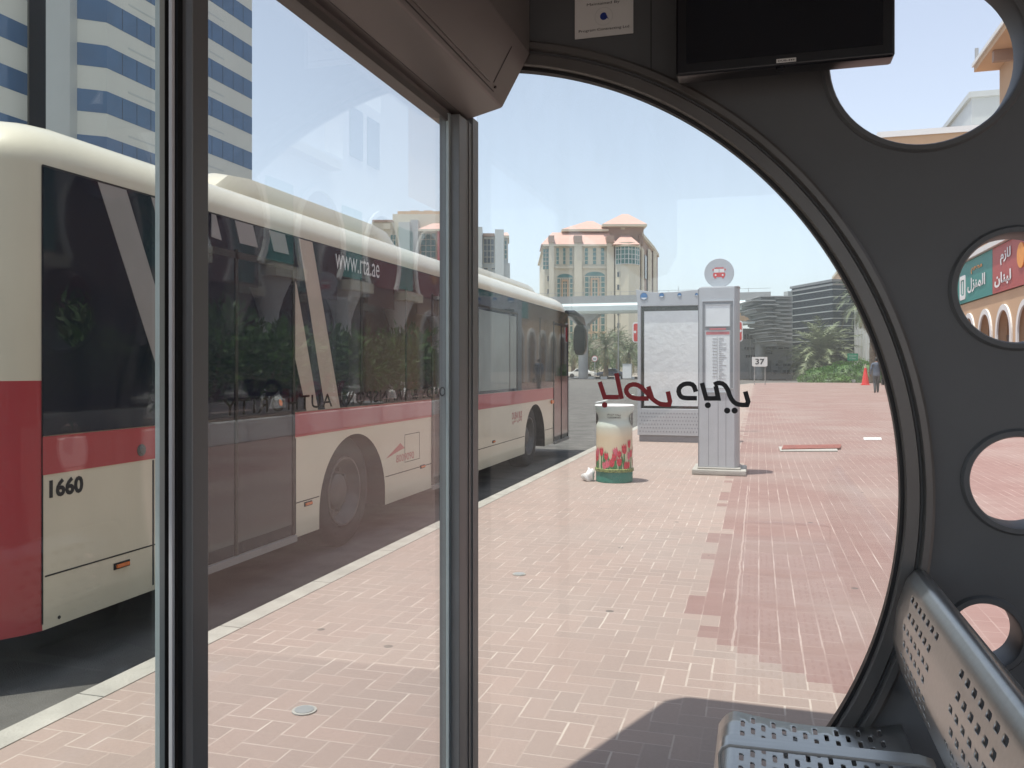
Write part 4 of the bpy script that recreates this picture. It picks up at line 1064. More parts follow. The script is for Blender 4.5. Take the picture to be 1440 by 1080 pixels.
def palm_tree(name, loc, h, rad, nf, label, group, lm='palm', dry=0, tr=.22, droop=1.0, lf=15, lean=0):
    k = empty(name, loc); tag(k, label, 'palm tree', group)
    path = [(lean*(i/8)**2*h*.1, 0, h*i/8) for i in range(9)]
    tk = B(); rs_ = [tr*(1.25-.35*i/8)*(1.08 if i % 2 else .96) for i in range(9)]; tk.tube(path, rs_, 12)
    for i in range(int(h*5)):
        z = h*(i+.5)/(h*5); a = i*2.4
        tk.obox((tr*.9*math.cos(a)+lean*(z/h)**2*h*.1-.05, tr*.9*math.sin(a)-.05, z), (.1, 0, 0), (0, .1, 0), (.05*math.cos(a), .05*math.sin(a), .12))
    tk.build('trunk', 'trunk', k)
    top = Vector(path[-1])
    def fronds(nf_, e0, e1, mname, part, rr=1.0):
        b = B()
        for i in range(nf_):
            a = 2.399*i+random.uniform(-.2, .2); el = R(e0+(e1-e0)*((i+.5)/nf_)+random.uniform(-6, 6)); ln = rad*rr*random.uniform(.85, 1.1)
            p = top.copy(); seg = 9; pts_ = [p.copy()]; e_ = el
            for s_ in range(seg):
                p = p+Vector((math.cos(e_)*math.cos(a), math.cos(e_)*math.sin(a), math.sin(e_)))*(ln/seg); pts_.append(p.copy()); e_ -= R(9.5)*droop*(.5+s_/seg)
            sidev = Vector((-math.sin(a), math.cos(a), 0))
            for s_ in range(seg):
                u, v = pts_[s_], pts_[s_+1]; w_ = .028*rad/3
                b.add([u-sidev*w_, u+sidev*w_, v+sidev*w_, v-sidev*w_], [(0, 1, 2, 3)])
            for s_ in range(lf):
                f = .12+.86*s_/lf; q = f*seg; ii = min(int(q), seg-1); u = pts_[ii].lerp(pts_[ii+1], q-ii); d = (pts_[ii+1]-pts_[ii]).normalized()
                ll_ = ln*.27*math.sin(math.pi*min(1, .18+f*.78))*random.uniform(.8, 1.15)
                for sg in (-1, 1):
                    t = (d*.75+sidev*sg*.85+Vector((0, 0, random.uniform(-.45, .25)))).normalized(); wd = d*(rad*.016)
                    b.add([u-wd, u+wd, u+t*ll_], [(0, 1, 2)])
        b.build(part, mname, k, norm=False)
    fronds(nf, -30, 80, lm, 'crown')
    if dry: fronds(dry, -85, -35, 'palm_dry', 'dry_fronds', .8)
    return k
# oleander shrubs in a low planter to the right of the shelter (they show as reflections in the glass)
pl = empty('planter', (8.4, 0, 0)); tag(pl, 'long low planter wall with oleander bushes in front of the arcade', 'planter')
B().box(-.9, .95, 1, 28, .0, .42).build('planter_wall', 'trim', pl, bevel=.02)
B().box(-.78, .83, 1.1, 27.9, .421, .44).build('soil', 'trunk', pl)
for i in range(13):
    y = 2.2+i*1.95
    shrub('oleander_bush', (8.45+random.uniform(-.15, .15), y, .43), random.uniform(1.5, 2.9), 2.5, 'leafy oleander bush in the low planter beside the arcade', 'bush', 'oleander bushes in the planter', 'leaf', .24, 1300, 9)

# hedge mounds right of the square
def mound(px, py, rx, rz, n, label, lm='hedge', size=.16):
    c = onZ(px, py); k = empty('hedge_mound', (c.x, c.y+rx, 0)); tag(k, label, 'hedge'); b = B(); leafcloud(b, (0, 0, rz*.1), (rx, rx*.8, rz), int(n*1.6), size, .86, .3, 1.5); b.build('foliage', lm, k, norm=False)
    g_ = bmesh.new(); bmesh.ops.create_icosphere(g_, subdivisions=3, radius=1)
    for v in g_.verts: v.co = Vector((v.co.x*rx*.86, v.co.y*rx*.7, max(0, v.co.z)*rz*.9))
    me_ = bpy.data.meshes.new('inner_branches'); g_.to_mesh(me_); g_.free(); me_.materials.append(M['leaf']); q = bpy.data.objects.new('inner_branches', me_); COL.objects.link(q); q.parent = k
mound(1158, 536, 2.2, 1.25, 2600, 'rounded yellow green hedge mound below the palm')
mound(1202, 537.5, 2.9, 1.9, 3600, 'larger clipped green hedge mound behind the orange barrier')
mound(1172, 538.2, 1.8, .65, 1500, 'low dark green ground hedge at the edge of the square')
mound(1240, 538, 3.0, 2.0, 2600, 'green hedge mound behind the walking person')
c = onZ(1192, 537.8); s_ = c.y/1150
tag(B().prism([(c.x-.6, c.y), (c.x+.7, c.y), (c.x+.7, c.y+.5), (c.x-.6, c.y+.5)], 'xy', 0.001, .26).build('stone_block', 'trim', None, bevel=.03), 'small pale stone block at the foot of the hedge', 'stone')
# palms
c = onZ(1162, 534); palm_tree('palm_tree', (c.x, c.y+6, 0), 3.0, 5.4, 72, 'big bushy palm with long grey green fronds before the black glass building', 'palms by the square', 'palm', 0, .3, .9, 22)
c = onZ(1148, 533); palm_tree('palm_tree', (c.x-1, c.y+8, 0), 1.6, 4.0, 50, 'short squat palm at the left foot of the big bushy palm', 'palms by the square', 'palm_dark', 0, .3, 1.0, 18)
c = atS(1227, 420, 78); palm_tree('palm_tree', (c.x, c.y, 0), c.z-.2, 3.9, 60, 'tall palm with a skirt of dry fronds, nearest the window edge', 'palms by the square', 'palm', 34, .24, 1.2, 18)
for i, (px, s_, top_, r_, lb) in enumerate(((852, 122, 488, 4.2, 'date palm straight behind the lettering, below the tan building'), (826, 130, 492, 3.8, 'date palm right beside the bus mirror'), (884, 128, 497, 4.4, 'date palm next to the advertising cabinet'),
        (869, 150, 482, 4.4, 'taller date palm set back behind the street lamp'), (806, 140, 490, 4.2, 'date palm seen past the front door of the bus'), (1044, 150, 485, 4.0, 'date palm at the right edge of the timetable column'))):
    c = atS(px, top_, s_); palm_tree('palm_tree', (c.x, c.y, 0), c.z, r_, 40, lb, 'date palms beyond the road', 'palm_dark', 8, .3, 1.1, 12)
for i, (px, s_, h_) in enumerate(((838, 160, 5), (818, 165, 5.5), (893, 160, 6.5), (860, 170, 5))):
    c = atS(px, 517, s_); shrub('street_tree', (c.x, c.y, 0), h_, h_*1.1, 'dark leafy tree %s' % ('behind the speed limit sign', 'far behind the bus mirror', 'by the white box beyond the road', 'in front of the tan building entrance')[i], 'tree', 'small trees beyond the road', 'leaf', .45, 1100, 9)

# ------------------------------------------------------------------ far street things
def lamp_post(px, s_, ztop, label, r=.09):
    c = atS(px, 517, s_); k = empty('lamp_post', (c.x, c.y, 0)); tag(k, label, 'lamp post', 'lamp posts beyond the road')
    B().cyl((0, 0, 0), (0, 0, ztop), r, r*.6, n=10).build('pole', 'pole', k); B().tube([(0, 0, ztop), (-.4, 0, ztop+.35), (-1.3, 0, ztop+.5)], .05, 6).build('arm', 'pole', k); B().box(-1.8, -1.2, -.12, .12, ztop+.42, ztop+.54).build('lamp_head', 'totem', k)
lamp_post(869.5, 115, 9.2, 'slim street lamp between the two date palms'); lamp_post(828, 135, 6, 'short lamp post beside the bus mirror', .07); lamp_post(1055, 110, 5.5, 'thin lamp post left of the sign 37', .06)
c = atS(836.5, 504.5, 100); k = empty('speed_sign', (c.x, c.y, 0)); tag(k, 'round white speed limit sign with a red rim beyond the road', 'road sign')
B().cyl((0, 0, 0), (0, 0, c.z), .05, n=8).build('pole', 'pole', k); B().cyl((0, -.10, c.z), (0, -.07, c.z), .36, n=24).build('rim', 'pinkred', k); B().cyl((0, -.115, c.z), (0, -.101, c.z), .29, n=24).build('plate', 'white', k)
text('lettering', '60', (-.17, -.12, c.z-.11), (1, 0, 0), (0, 0, 1), .34, .22, 'ink', k, .001, .02)
c = atS(882, 517, 112); k = empty('white_cabinet', (c.x, c.y, ZR)); tag(k, 'white upright cabinet standing beyond the road', 'cabinet')
B().box(-.62, .55, 0, .6, .15, 2.0).build('body', 'white', k, bevel=.04); B().box(-.68, .6, -.04, .64, 2.0, 2.08).build('lid', 'totem', k); B().box(-.6, .5, .05, .5, 0, .15).build('plinth', 'conc', k)
def car(px, s_, label, mt, rz=0):
    c = atS(px, 517, s_); k = empty('parked_car', (c.x, c.y, ZR+.03), rz); tag(k, label, 'car', 'cars beyond the road')
    pr_ = [(-2.1, .3), (-2.15, .65), (-1.95, .85), (-1.2, .95), (-.65, 1.38), (.6, 1.42), (1.25, .98), (2.0, .88), (2.15, .6), (2.1, .3)]
    B().prism(pr_, 'xz', -.85, .85).build('body', mt, k, bevel=.08)
    B().prism([(-1.08, .97), (-.6, 1.33), (.55, 1.36), (1.1, 1.0)], 'xz', -.858, .858).build('side_window', 'darkglass', k)
    for x in (-1.3, 1.3):
        for y in (-.8, .8): B().cyl((x, y-.1, .33), (x, y+.1, .33), .33, n=18).build('wheel', 'tyre', k)
car(860, 126, 'dark blue car beyond the road below the palms', 'carblue'); car(818, 128, 'white car beyond the road beside the pale pillar', 'white')
c = atS(806, 520, 118)
# rocks / pale edging mounds
for i in range(0): pass

# ------------------------------------------------------------------ viaduct (metro)
VS = 115; vy = 112
def vX(px): return onY(px, 517, vy).x
vd = empty('metro_viaduct', (0, vy, 0)); tag(vd, 'elevated metro viaduct crossing behind the square', 'viaduct')
zA = onY(850, 421, vy).z
for i, x in enumerate([-95+14.2*j for j in range(7)]):
    x1 = min(x+14.16, vX(1084))
    B().prism([(0, zA-.45), (0, zA+.5), (.25, zA+.5), (.25, zA-.2), (4.8, zA-.2), (4.8, zA+.5), (5.05, zA+.5), (5.05, zA-.45)], 'yz', x, x1).build('parapet', 'viaduct', vd)
    B().prism([(-.25, zA-1.5), (-.30, zA-.85), (-.02, zA-.55), (-.02, zA-.46), (5.0, zA-.46), (4.4, zA-1.6), (1.2, zA-1.85), (.2, zA-1.75)], 'yz', x, x1).build('girder', 'viaduct_w', vd)
rl = B()
for j in range(48): rl.cyl((-60+j*1.25, .1, zA+.5), (-60+j*1.25, .1, zA+1.05 if j % 4 else zA+1.5), .03, n=5)
rl.box(-95, vX(1084), .08, .12, zA+.95, zA+.99); rl.build('railing', 'pole', vd)
for px in (815, 1069):
    x = vX(px)
    B().cyl((x, 2.5, -.1), (x, 2.5, zA-3.4), .66, n=28).build('pier', 'viaduct', vd, smooth=True)
    B().prism([(x-.66, zA-3.7), (x-.75, zA-3.2), (x-2.3, zA-1.9), (x-2.3, zA-1.62), (x+2.3, zA-1.62), (x+2.3, zA-1.9), (x+.75, zA-3.2), (x+.66, zA-3.7)], 'xz', 1.4, 3.6).build('pier_head', 'viaduct', vd)

# ------------------------------------------------------------------ facade helper
class Frame:
    """local frame: pixel-proportioned facade built at real size s metres away"""
    def __init__(f, name, pxc, s, label, group=None, rz=None):
        c = atS(pxc, 517, s); f.s = s/1200.0; f.pxc = pxc
        f.e = empty(name, (c.x, c.y, 0), (TH if rz is None else rz)); tag(f.e, label, 'building', group)
    def x(f, px, d=0.0): return (px-720)*(f.s+d/1200)-(f.pxc-720)*f.s
    def z(f, py, d=0.0): return CH+(517-py)*(f.s+d/1200)
    def box(f, px0, px1, py0, py1, d0, d1, nm, mt, par=None, bevel=0):
        return B().box(f.x(px0, d0), f.x(px1, d0), d0, d1, f.z(py1, d0) if py1 < 900 else -.1, f.z(py0, d0)).build(nm, mt, par or f.e, bevel=bevel)
    def win(f, px0, px1, py0, py1, d, nx=1, nz=1, gm='greenglass', fm='cream_wall', rec=.25, fw=.12):
        x0, x1, z0_, z1 = f.x(px0, d), f.x(px1, d), f.z(py1, d), f.z(py0, d)
        o = B().box(x0, x1, d-.02, d-.008, z0_, z1).build('window', gm, f.e)
        b = B()
        for i in range(nx+1): x = x0+(x1-x0)*i/nx; b.box(x-fw/2, x+fw/2, d-.14, d-.021, z0_, z1)
        for i in range(nz+1): z = z0_+(z1-z0_)*i/nz; b.box(x0, x1, d-.12, d-.022, z-fw/2, z+fw/2)
        b.build('frame', fm, o); return o
    def hip(f, px0, px1, pyb, pxa, pya, d0, d1, mt='rooftile'):
        x0, x1, zb_, xa, za = f.x(px0, d0), f.x(px1, d0), f.z(pyb, d0), f.x(pxa, (d0+d1)/2), f.z(pya, (d0+d1)/2); dm_ = (d0+d1)/2
        B().add([(x0, d0, zb_), (x1, d0, zb_), (x1, d1, zb_), (x0, d1, zb_), (xa-.8, dm_, za), (xa+.8, dm_, za)], [(0, 1, 5, 4), (1, 2, 5), (2, 3, 4, 5), (3, 0, 4), (0, 3, 2, 1)]).build('roof', mt, f.e)
        B().box(x0, x1, d0, d1, zb_-.55, zb_-.003).build('eaves', 'cream_wall', f.e)
# main tan building
F = Frame('tan_office_building', 843, 215, 'cream building with pink tiled roofs, green arched windows and a curved corner bay')
F.box(766, 868, 346, 999, 0, 40, 'wall', 'cream_wall')
# curved corner bay and flank, its shade painted in as brown wall colour
def plan_prism(F, pts, py0, py1, nm, mt): 
    dn = min(d for a, d in pts); return B().prism([(F.x(a, d), d) for a, d in pts], 'xy', F.z(py1, dn) if py1 < 900 else -.1, F.z(py0, dn)).build(nm, mt, F.e)
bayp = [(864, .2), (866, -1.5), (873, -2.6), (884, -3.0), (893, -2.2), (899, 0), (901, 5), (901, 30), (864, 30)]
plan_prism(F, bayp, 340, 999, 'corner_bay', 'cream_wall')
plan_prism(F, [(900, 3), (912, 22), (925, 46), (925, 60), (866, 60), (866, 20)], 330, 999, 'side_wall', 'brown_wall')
plan_prism(F, [(901.5, 3.2), (903.5, 3.0), (906, 8), (903.5, 8.6)], 348, 999, 'pilaster', 'cream_wall')
plan_prism(F, [(911, 17), (913.5, 17.6), (916.5, 25), (913.5, 26)], 350, 999, 'pilaster', 'cream_wall')
plan_prism(F, [(918.5, 31), (921, 31.6), (923.5, 38), (920.5, 39)], 352, 999, 'pilaster', 'cream_wall')
for i in range(3): plan_prism(F, [(906.3+i*6, 9.5+11*i), (907.4+i*6, 9.2+11*i), (909.6+i*6, 14+11*i), (908.0+i*6, 14.6+11*i)], 358, 391, 'side_window', 'darkglass')
bg_ = [(a+(0 if a < 890 else .3), d-.15) for a, d in bayp[1:6]]
b = B()
for (a, da), (b2_, db) in zip(bg_, bg_[1:]):
    b.add([(F.x(a, da), da, F.z(373)), (F.x(b2_, db), db, F.z(373)), (F.x(b2_, db), db, F.z(346)), (F.x(a, da), da, F.z(346))], [(0, 1, 2, 3)])
bw = b.build('bay_window', 'greenglass', F.e, norm=False)
b = B()
for i, (a, da) in enumerate(bg_):
    b.cyl((F.x(a, da), da-.05, F.z(373)), (F.x(a, da), da-.05, F.z(346)), .10, n=6)
    if i:
        a0_, d0_ = bg_[i-1]
        xm = (F.x(a, da)+F.x(a0_, d0_))/2
        b.cyl((xm, (da+d0_)/2-.05, F.z(373)), (xm, (da+d0_)/2-.05, F.z(346)), .08, n=6)
        for py in (346, 352.5, 359.5, 366, 373): b.tube([(F.x(a0_, d0_), d0_-.06, F.z(py)), (F.x(a, da), da-.06, F.z(py))], .09, 4)
b.build('frame', 'trim', bw)
plan_prism(F, [(a+(.8 if a > 880 else -.2), d-.9) for a, d in bayp[:7]]+[(902, 20), (864, 20)], 343.5, 345.8, 'ledge', 'cream_wall')
for px, w_ in ((775.5, 7), (813, 10.5), (858.5, 9.5)):
    F.box(px-w_/2, px+w_/2, 341, 999, -1.2, -.003, 'pilaster', 'cream_wall'); F.box(px-w_/2-.6, px+w_/2+.6, 331, 340.9, -1.6, 2, 'pilaster_cap', 'brown_wall')
for a, b_ in ((779.5, 807.2), (818.8, 853.2)):
    F.box(a, b_, 374, 377.5, -.5, -.003, 'ledge', 'cream_wall'); F.box(a, b_, 419.5, 422, -.7, -.003, 'balcony', 'cream_wall')
for px0, px1 in ((782, 786.2), (791.5, 795.5), (800.5, 805), (822, 827), (833.5, 838.5), (844.8, 850)): F.win(px0, px1, 348.5, 372, 0, 1, 4)
F.win(763.5, 771.8, 350, 379, 0, 2, 5)
def archwin(F, px0, px1, py0, py1, d=0):
    x0, x1, z0_, z1 = F.x(px0), F.x(px1), F.z(py1), F.z(py0); xm = (x0+x1)/2; hw = (x1-x0)/2; rise = (z1-z0_)*.18
    pts_ = [(x0, z0_), (x1, z0_)]+[(xm+hw*math.cos(R(180*i/12)), z1-rise+rise*math.sin(R(180*i/12))) for i in range(13)]
    o = B().prism(pts_, 'xz', d-.02, d-.008).build('arched_window', 'greenglass', F.e)
    b = B()
    for f_ in (.0, .22, .36, .5, .64, .78, 1.0): b.box(x0+(x1-x0)*f_-.12, x0+(x1-x0)*f_+.12, d-.14, d-.021, z0_, z1-rise)
    for f_ in (.0, .2, .4, .6, .82): b.box(x0, x1, d-.12, d-.022, z0_+(z1-z0_)*f_-.1, z0_+(z1-z0_)*f_+.1)
    b.build('frame', 'cream_wall', o)
    q = B(); q.box(x0+(x1-x0)*.28, x0+(x1-x0)*.36, d-.5, d-.142, z0_, z0_+(z1-z0_)*.68); q.box(x0+(x1-x0)*.64, x0+(x1-x0)*.72, d-.5, d-.142, z0_, z0_+(z1-z0_)*.68); q.box(x0+(x1-x0)*.28, x0+(x1-x0)*.72, d-.5, d-.142, z0_+(z1-z0_)*.68, z0_+(z1-z0_)*.76); q.build('window_surround', 'tan_wall', o)
archwin(F, 783, 806, 385, 419); archwin(F, 822, 851, 382, 419); archwin(F, 822, 851, 425, 478)
archwin(F, 783, 806, 428, 478)
F.box(822, 851, 466, 469, -.6, -.003, 'band', 'tan_wall')
for px0, px1 in ((867.5, 875),):
    for py in (382, 400, 418, 436, 454, 472, 490): F.win(px0, px1, py, py+8, -2.45, 2, 1, 'darkglass')
for py in (388, 406): F.win(769.5, 772, py, py+8, 0, 1, 1, 'darkglass')
# roofs
def skirt(F, px0, px1, py0, py1, d0, d1):
    x0, x1, z0_, z1 = F.x(px0, d0), F.x(px1, d0), F.z(py1, d0), F.z(py0, d1)
    B().add([(x0, d0, z0_), (x1, d0, z0_), (x1-1.5, d1, z1), (x0+3, d1, z1), (x0, d1+8, z0_), (x1, d1+8, z0_)], [(0, 1, 2, 3), (0, 3, 4), (1, 5, 2), (3, 2, 5, 4), (0, 4, 5, 1)]).build('roof', 'rooftile', F.e)
F.box(763, 868, 343.5, 345.9, -1.3, 40, 'eaves', 'cream_wall')
skirt(F, 761, 868, 327, 343.4, -1.3, 4.5); skirt(F, 862, 900, 331, 343.4, -3.6, 4.1)
F.box(795, 853, 322, 344, 4.6, 18, 'upper_wall', 'brown_wall'); F.hip(790, 856, 322, 830, 311, 3.2, 20)
F.box(849, 905, 315, 344, 4.2, 24, 'upper_wall', 'brown_wall'); F.hip(847, 910, 315, 879, 301, 2.2, 26)
F.box(873, 879, 318.5, 322.5, 4.0, 4.19, 'wall_plaque', 'cream_wall')
plan_prism(F, [(903, 3), (921, 30), (927, 46), (904, 50)], 326, 331, 'eaves', 'cream_wall')

# second building behind the bus
F = Frame('twin_tower_block', 620, 190, 'cream and white block with green windows behind the bus roof', None)
F.box(523, 552, 312, 999, 3, 30, 'wall', 'cream_wall'); F.box(523.5, 552, 309, 311.9, 2.6, 31, 'parapet', 'brown_wall'); F.box(539, 549, 314, 322, 2.4, 2.99, 'balcony', 'cream_wall'); F.win(549, 557, 330, 360, 3, 2, 4)
F.box(552.1, 640, 301, 999, 4, 34, 'wall', 'cream_wall'); F.box(559, 640, 297, 300.9, 5, 33, 'parapet', 'tan_wall')
F.box(560.5, 576, 312, 999, -.5, 3.99, 'pilaster', 'towercol'); F.box(577, 588, 309, 999, 1.2, 3.98, 'recess', 'pole'); F.win(592, 613, 328, 380, 4, 3, 6)
skirt(F, 588, 626, 314, 322, .5, 3.9); F.box(588, 624, 322.2, 324.5, .5, 3.99, 'eaves', 'cream_wall')
F.box(615, 640, 321, 999, 1, 3.97, 'wall', 'maroon_sign'); F.win(624, 630, 336, 352, 1, 1, 1, 'trim'); F.win(624, 630, 356, 366, 1, 1, 1, 'trim')
for px in (577, 596): 
    F.box(px, px+12, 296, 296.9, 8, 14, 'roof_base', 'tan_wall'); b = B(); b.cyl((F.x(px+6), 11, F.z(296)), (F.x(px+6), 11, F.z(292.8)), 1.0, n=12); b.box(F.x(px+1), F.x(px+11), 9.5, 12, F.z(293.4), F.z(292.8)); b.build('roof_tank', 'pole', F.e)
F.box(640.1, 704, 330, 999, 3.5, 34, 'wall', 'towercol'); F.box(666, 678, 319, 999, 0, 3.49, 'pilaster', 'towercol'); F.box(696, 708.5, 322.5, 999, 0, 3.48, 'pilaster', 'towercol')
F.win(680, 695, 336, 370, 3.5, 3, 4, 'darkglass'); F.box(679, 695.5, 328, 332, 2.4, 3.4, 'ledge', 'brown_wall'); F.box(704.1, 714, 331, 999, 5, 30, 'wall', 'towercol'); F.win(709, 713, 338, 364, 5, 1, 4, 'greenglass'); F.hip(704, 716, 331, 709, 327, 4.5, 14)
F.box(706, 717, 370, 999, 2, 28, 'lower_wall', 'towercol')
for px in (680, 691): F.win(px, px+6, 376.5, 379.5, 3.5, 1, 1, 'darkglass')

# station with stacked louvres, black glass block
F = Frame('metro_station', 1078, 104, 'grey station building with stacked staggered louvres under the viaduct')
F.box(1036, 1114, 462, 999, 6, 30, 'wall', 'grey_wall')
for py0, py1, a, b_ in ((470, 477, 1046, 1061), (488, 492, 1046, 1061), (499, 503, 1048, 1062), (488, 491, 1076, 1110), (494, 498, 1076, 1086), (499, 503, 1105, 1112), (511, 515, 1090, 1112), (507, 525, 1094, 1100), (520, 526, 1086, 1112), (507, 522, 1078, 1084)):
    F.win(a, b_, py0, py1, 6, 4, 1, 'blackglass', 'grey_wall', fw=.06)
F.box(1040, 1062, 452, 455, 1, 5.9, 'canopy', 'viaduct_w')
F.box(1036, 1062, 436, 451, 12, 20, 'tan_back_wall', 'tan_wall')
for i in range(12):
    y = 416+i*5.6; a = (1068, 1057, 1074, 1062, 1076, 1081, 1072, 1082, 1086, 1079, 1088, 1090)[i]; b_ = (1114, 1091, 1096, 1086, 1098, 1093, 1100, 1097, 1103, 1100, 1106, 1104)[i]
    F.box(a, b_, y, y+1.4, -2.2-(i % 3)*.6, 5.9, 'louvre', 'viaduct'); F.box(a+2, b_+1, y+1.8, y+6.2, -1.2, 5.85, 'louvre_back', 'grey_wall')
    F.box(1090+(i % 3), 1114, y+2.4, y+4, -2.0, 5.88, 'louvre', 'viaduct'); F.box(1092, 1114, y+4.1, y+8.5, -1.1, 5.84, 'louvre_back', 'grey_wall')
F = Frame('black_glass_block', 1148, 118, 'dark black glass office block with thin pale floor lines behind the palm', None, R(27.4))
c = atS(1171, 517, 112); F.e.location = (c.x, c.y, 0)
E_ = F.e; s_ = 112/1200
bz = lambda py: CH+(517-py)*s_
B().box(0, 9, 0, 10.4, -.1, bz(396)).build('wall', 'blackglass', E_)
B().box(-.2, 9.2, -.2, 10.6, bz(396), bz(392.5)).build('parapet', 'grey_wall', E_)
B().box(-.12, 9.1, -.12, 10.5, bz(401), bz(398.5)).build('parapet_band', 'pole', E_)
for i in range(12):
    y = 406+i*10.2; B().box(-.08, 9.06, -.08, 10.45, bz(y+1.3), bz(y)).build('floor_line', 'towercol', E_)
B().box(-.7, .4, 10.2, 11.4, -.1, bz(400)).build('corner_column', 'towercol', E_)
for i in range(4): B().box(-.03, -.01, 1+i*2.2, 2.4+i*2.2, .2, 2.6).build('window', 'darkglass', E_)

# ------------------------------------------------------------------ tower on the far side of the road
tw = empty('striped_tower', (-45, 52, 0)); tag(tw, 'white office tower with blue ribbon windows rising above the bus', 'building')
def TB(b, nm_, mt, **kw):
    b.v = [(x+45, y-52, z) for x, y, z in b.v]; return b.build(nm_, mt, tw, **kw)
P0 = (-45, 50.8); P1 = (-45-2.35*.79, 50.8-2.35*.62); P2 = (-45, 69.1)
HT = 36.0
plan = [P1, P0, P2, (-60, 69.1), (-60, P1[1])]
TB(B().prism(plan, 'xy', 0, HT), 'wall', 'tower')
TB(B().prism([(P1[0]-.2, P1[1]-.5), (P0[0]+.4, P0[1]-.2), (P2[0]+.4, P2[1]+.4), (-60.3, 69.5), (-60.3, P1[1]-.5)], 'xy', HT, HT+1.2), 'parapet', 'tower')
for k in range(-3, 5):
    z = 19.65+3.27*k
    def off(p, d): return p
    b = B().prism([(P1[0]-.012+.02, P1[1]-.02), (P0[0]+.02, P0[1]-.02+.01), (P2[0]+.02, P2[1]-.02), (P2[0]-.3, P2[1]-.02), (P0[0]-.3, P0[1]+.2), (P1[0]-.2, P1[1]+.4)], 'xy', z, z+1.6)
    wb = TB(b, 'window_band', 'towerglass')
    m2 = B()
    for i in range(1, 12): m2.box(-44.985, -44.965, P0[1]+i*1.53, P0[1]+i*1.53+.04, z, z+1.6)
    m2.v = [(x+45, y-52, z_) for x, y, z_ in m2.v]; m2.build('mullion', 'darkglass', wb)
    for (ya, yb2) in ((P0[1]+2.2, P0[1]+6.5), (P0[1]+10, P0[1]+14)):
        TB(B().box(-44.999, -44.985, ya, yb2, z+2.15, z+2.27), 'reveal', 'towercol')
a = atS(64.5, 517, 58); b_ = atS(98, 517, 59.6)
TB(B().prism([(a.x, a.y), (b_.x, b_.y), (b_.x-.8, b_.y+3), (a.x-2, a.y+3)], 'xy', 0, HT+4), 'column', 'towercol')
a = atS(41, 517, 60.5); b_ = atS(66, 517, 61)
TB(B().prism([(a.x, a.y), (b_.x, b_.y), (b_.x-2, b_.y+3), (a.x-4, a.y+3)], 'xy', 0, HT), 'recess', 'blackglass')
LX = -48.2
TB(B().box(LX-10, LX, 20, 47.0, 0, HT), 'wall', 'tower')
for k in range(-3, 5):
    z = 20.05+3.27*k; TB(B().box(LX-.3, LX+.02, 20.5, 46.98, z, z+1.5), 'window_band', 'towerglass'); TB(B().box(LX-.01, LX+.014, 38, 44.2, z+2.0, z+2.12), 'reveal', 'towercol')

# ------------------------------------------------------------------ mall along the right (seen through the round holes and mirrored in the glass)
ml = empty('arcade_mall', (14, 60, 0)); tag(ml, 'tan shopping arcade with white trimmed arches seen through the round hole', 'building')
def MB_(b, nm_, mt, par=None, **kw):
    b.v = [(x-14, y-60, z) for x, y, z in b.v]; return b.build(nm_, mt, par or ml, **kw)
def arch_pts(yc, w_, zs, za, n_=18, horseshoe=False):
    o = []
    for i in range(n_+1):
        t = R(180-180*i/n_); o.append((yc+w_*math.cos(t), zs+(za-zs)*math.sin(t)))
    return o
def arcade(x, ya, yb2, ztop, pitch, w_, zs, za, wall, trim, depth=.5):
    n_ = int((yb2-ya)/pitch); out = [(ya, 0), (ya, ztop), (ya+n_*pitch, ztop), (ya+n_*pitch, 0)]
    bot = []
    for i in reversed(range(n_)):
        yc = ya+(i+.5)*pitch; ap_ = arch_pts(yc, w_, zs, za); bot += [(yc+w_, 0)]+list(reversed(ap_))+[(yc-w_, 0)]
    MB_(B().prism(out+bot, 'yz', x, x+depth), 'wall', wall)
    for i in range(n_):
        yc = ya+(i+.5)*pitch; ap_ = [(yc-w_, 0)]+arch_pts(yc, w_, zs, za)+[(yc+w_, 0)]; l_, r_ = ribbon(ap_, .34)
        MB_(B().prism([(p.x, p.y) for p in l_]+[(p.x, p.y) for p in reversed(r_)], 'yz', x-.10, x-.004), 'arch_trim', trim)
    return n_
arcade(14, 50.2, 96, 5.9, 4.35, 1.55, 3.4, 5.0, 'tan_wall', 'trim')
MB_(B().box(14.5, 40, 50.2, 96, 5.9, 8.8), 'upper_wall', 'tan_wall'); MB_(B().box(17.5, 18, 50, 110, 0, 5.9), 'inner_wall', 'tan_wall'); MB_(B().box(14.5, 17.5, 50.2, 96, 5.6, 5.89), 'arcade_ceiling', 'tan_wall')
MB_(B().box(13.7, 15, 50.2, 96, 8.81, 9.15), 'cornice', 'trim'); 
for i in range(10):
    MB_(B().box(17.46, 17.495, 51.5+i*4.35, 53.7+i*4.35, .1, 3.2), 'shop_window', 'darkglass')
    MB_(B().box(14.6, 15.0, 50.0+i*4.35, 50.4+i*4.35, 0, 3.4), 'column', 'trim')
def sgn(y0, y1, z0_, z1, mt, label):
    k = empty('shop_sign', (13.9, (y0+y1)/2, 0)); tag(k, label, 'shop sign', 'signs above the arcade')
    bd = B().box(0, .08, y0-(y0+y1)/2, y1-(y0+y1)/2, z0_, z1).build('board', mt, k); return k
k = sgn(59.05, 77, 5.95, 8.75, 'teal_sign', 'green shop sign with white and small orange Arabic lettering above the arches')
def st_(s, y_left, w_, z, h, mt, k, b_=.03): text('lettering', s, (-.01, y_left, z), (0, -1, 0), (0, 0, 1), w_, h, mt, k, .03, b_)
st_(ar('المنزل'), -2.6+.0, 4.8, 6.5, 1.0, 'white', k); st_(ar('مطعم'), -3.6, 3.0, 7.75, .55, 'orange', k)
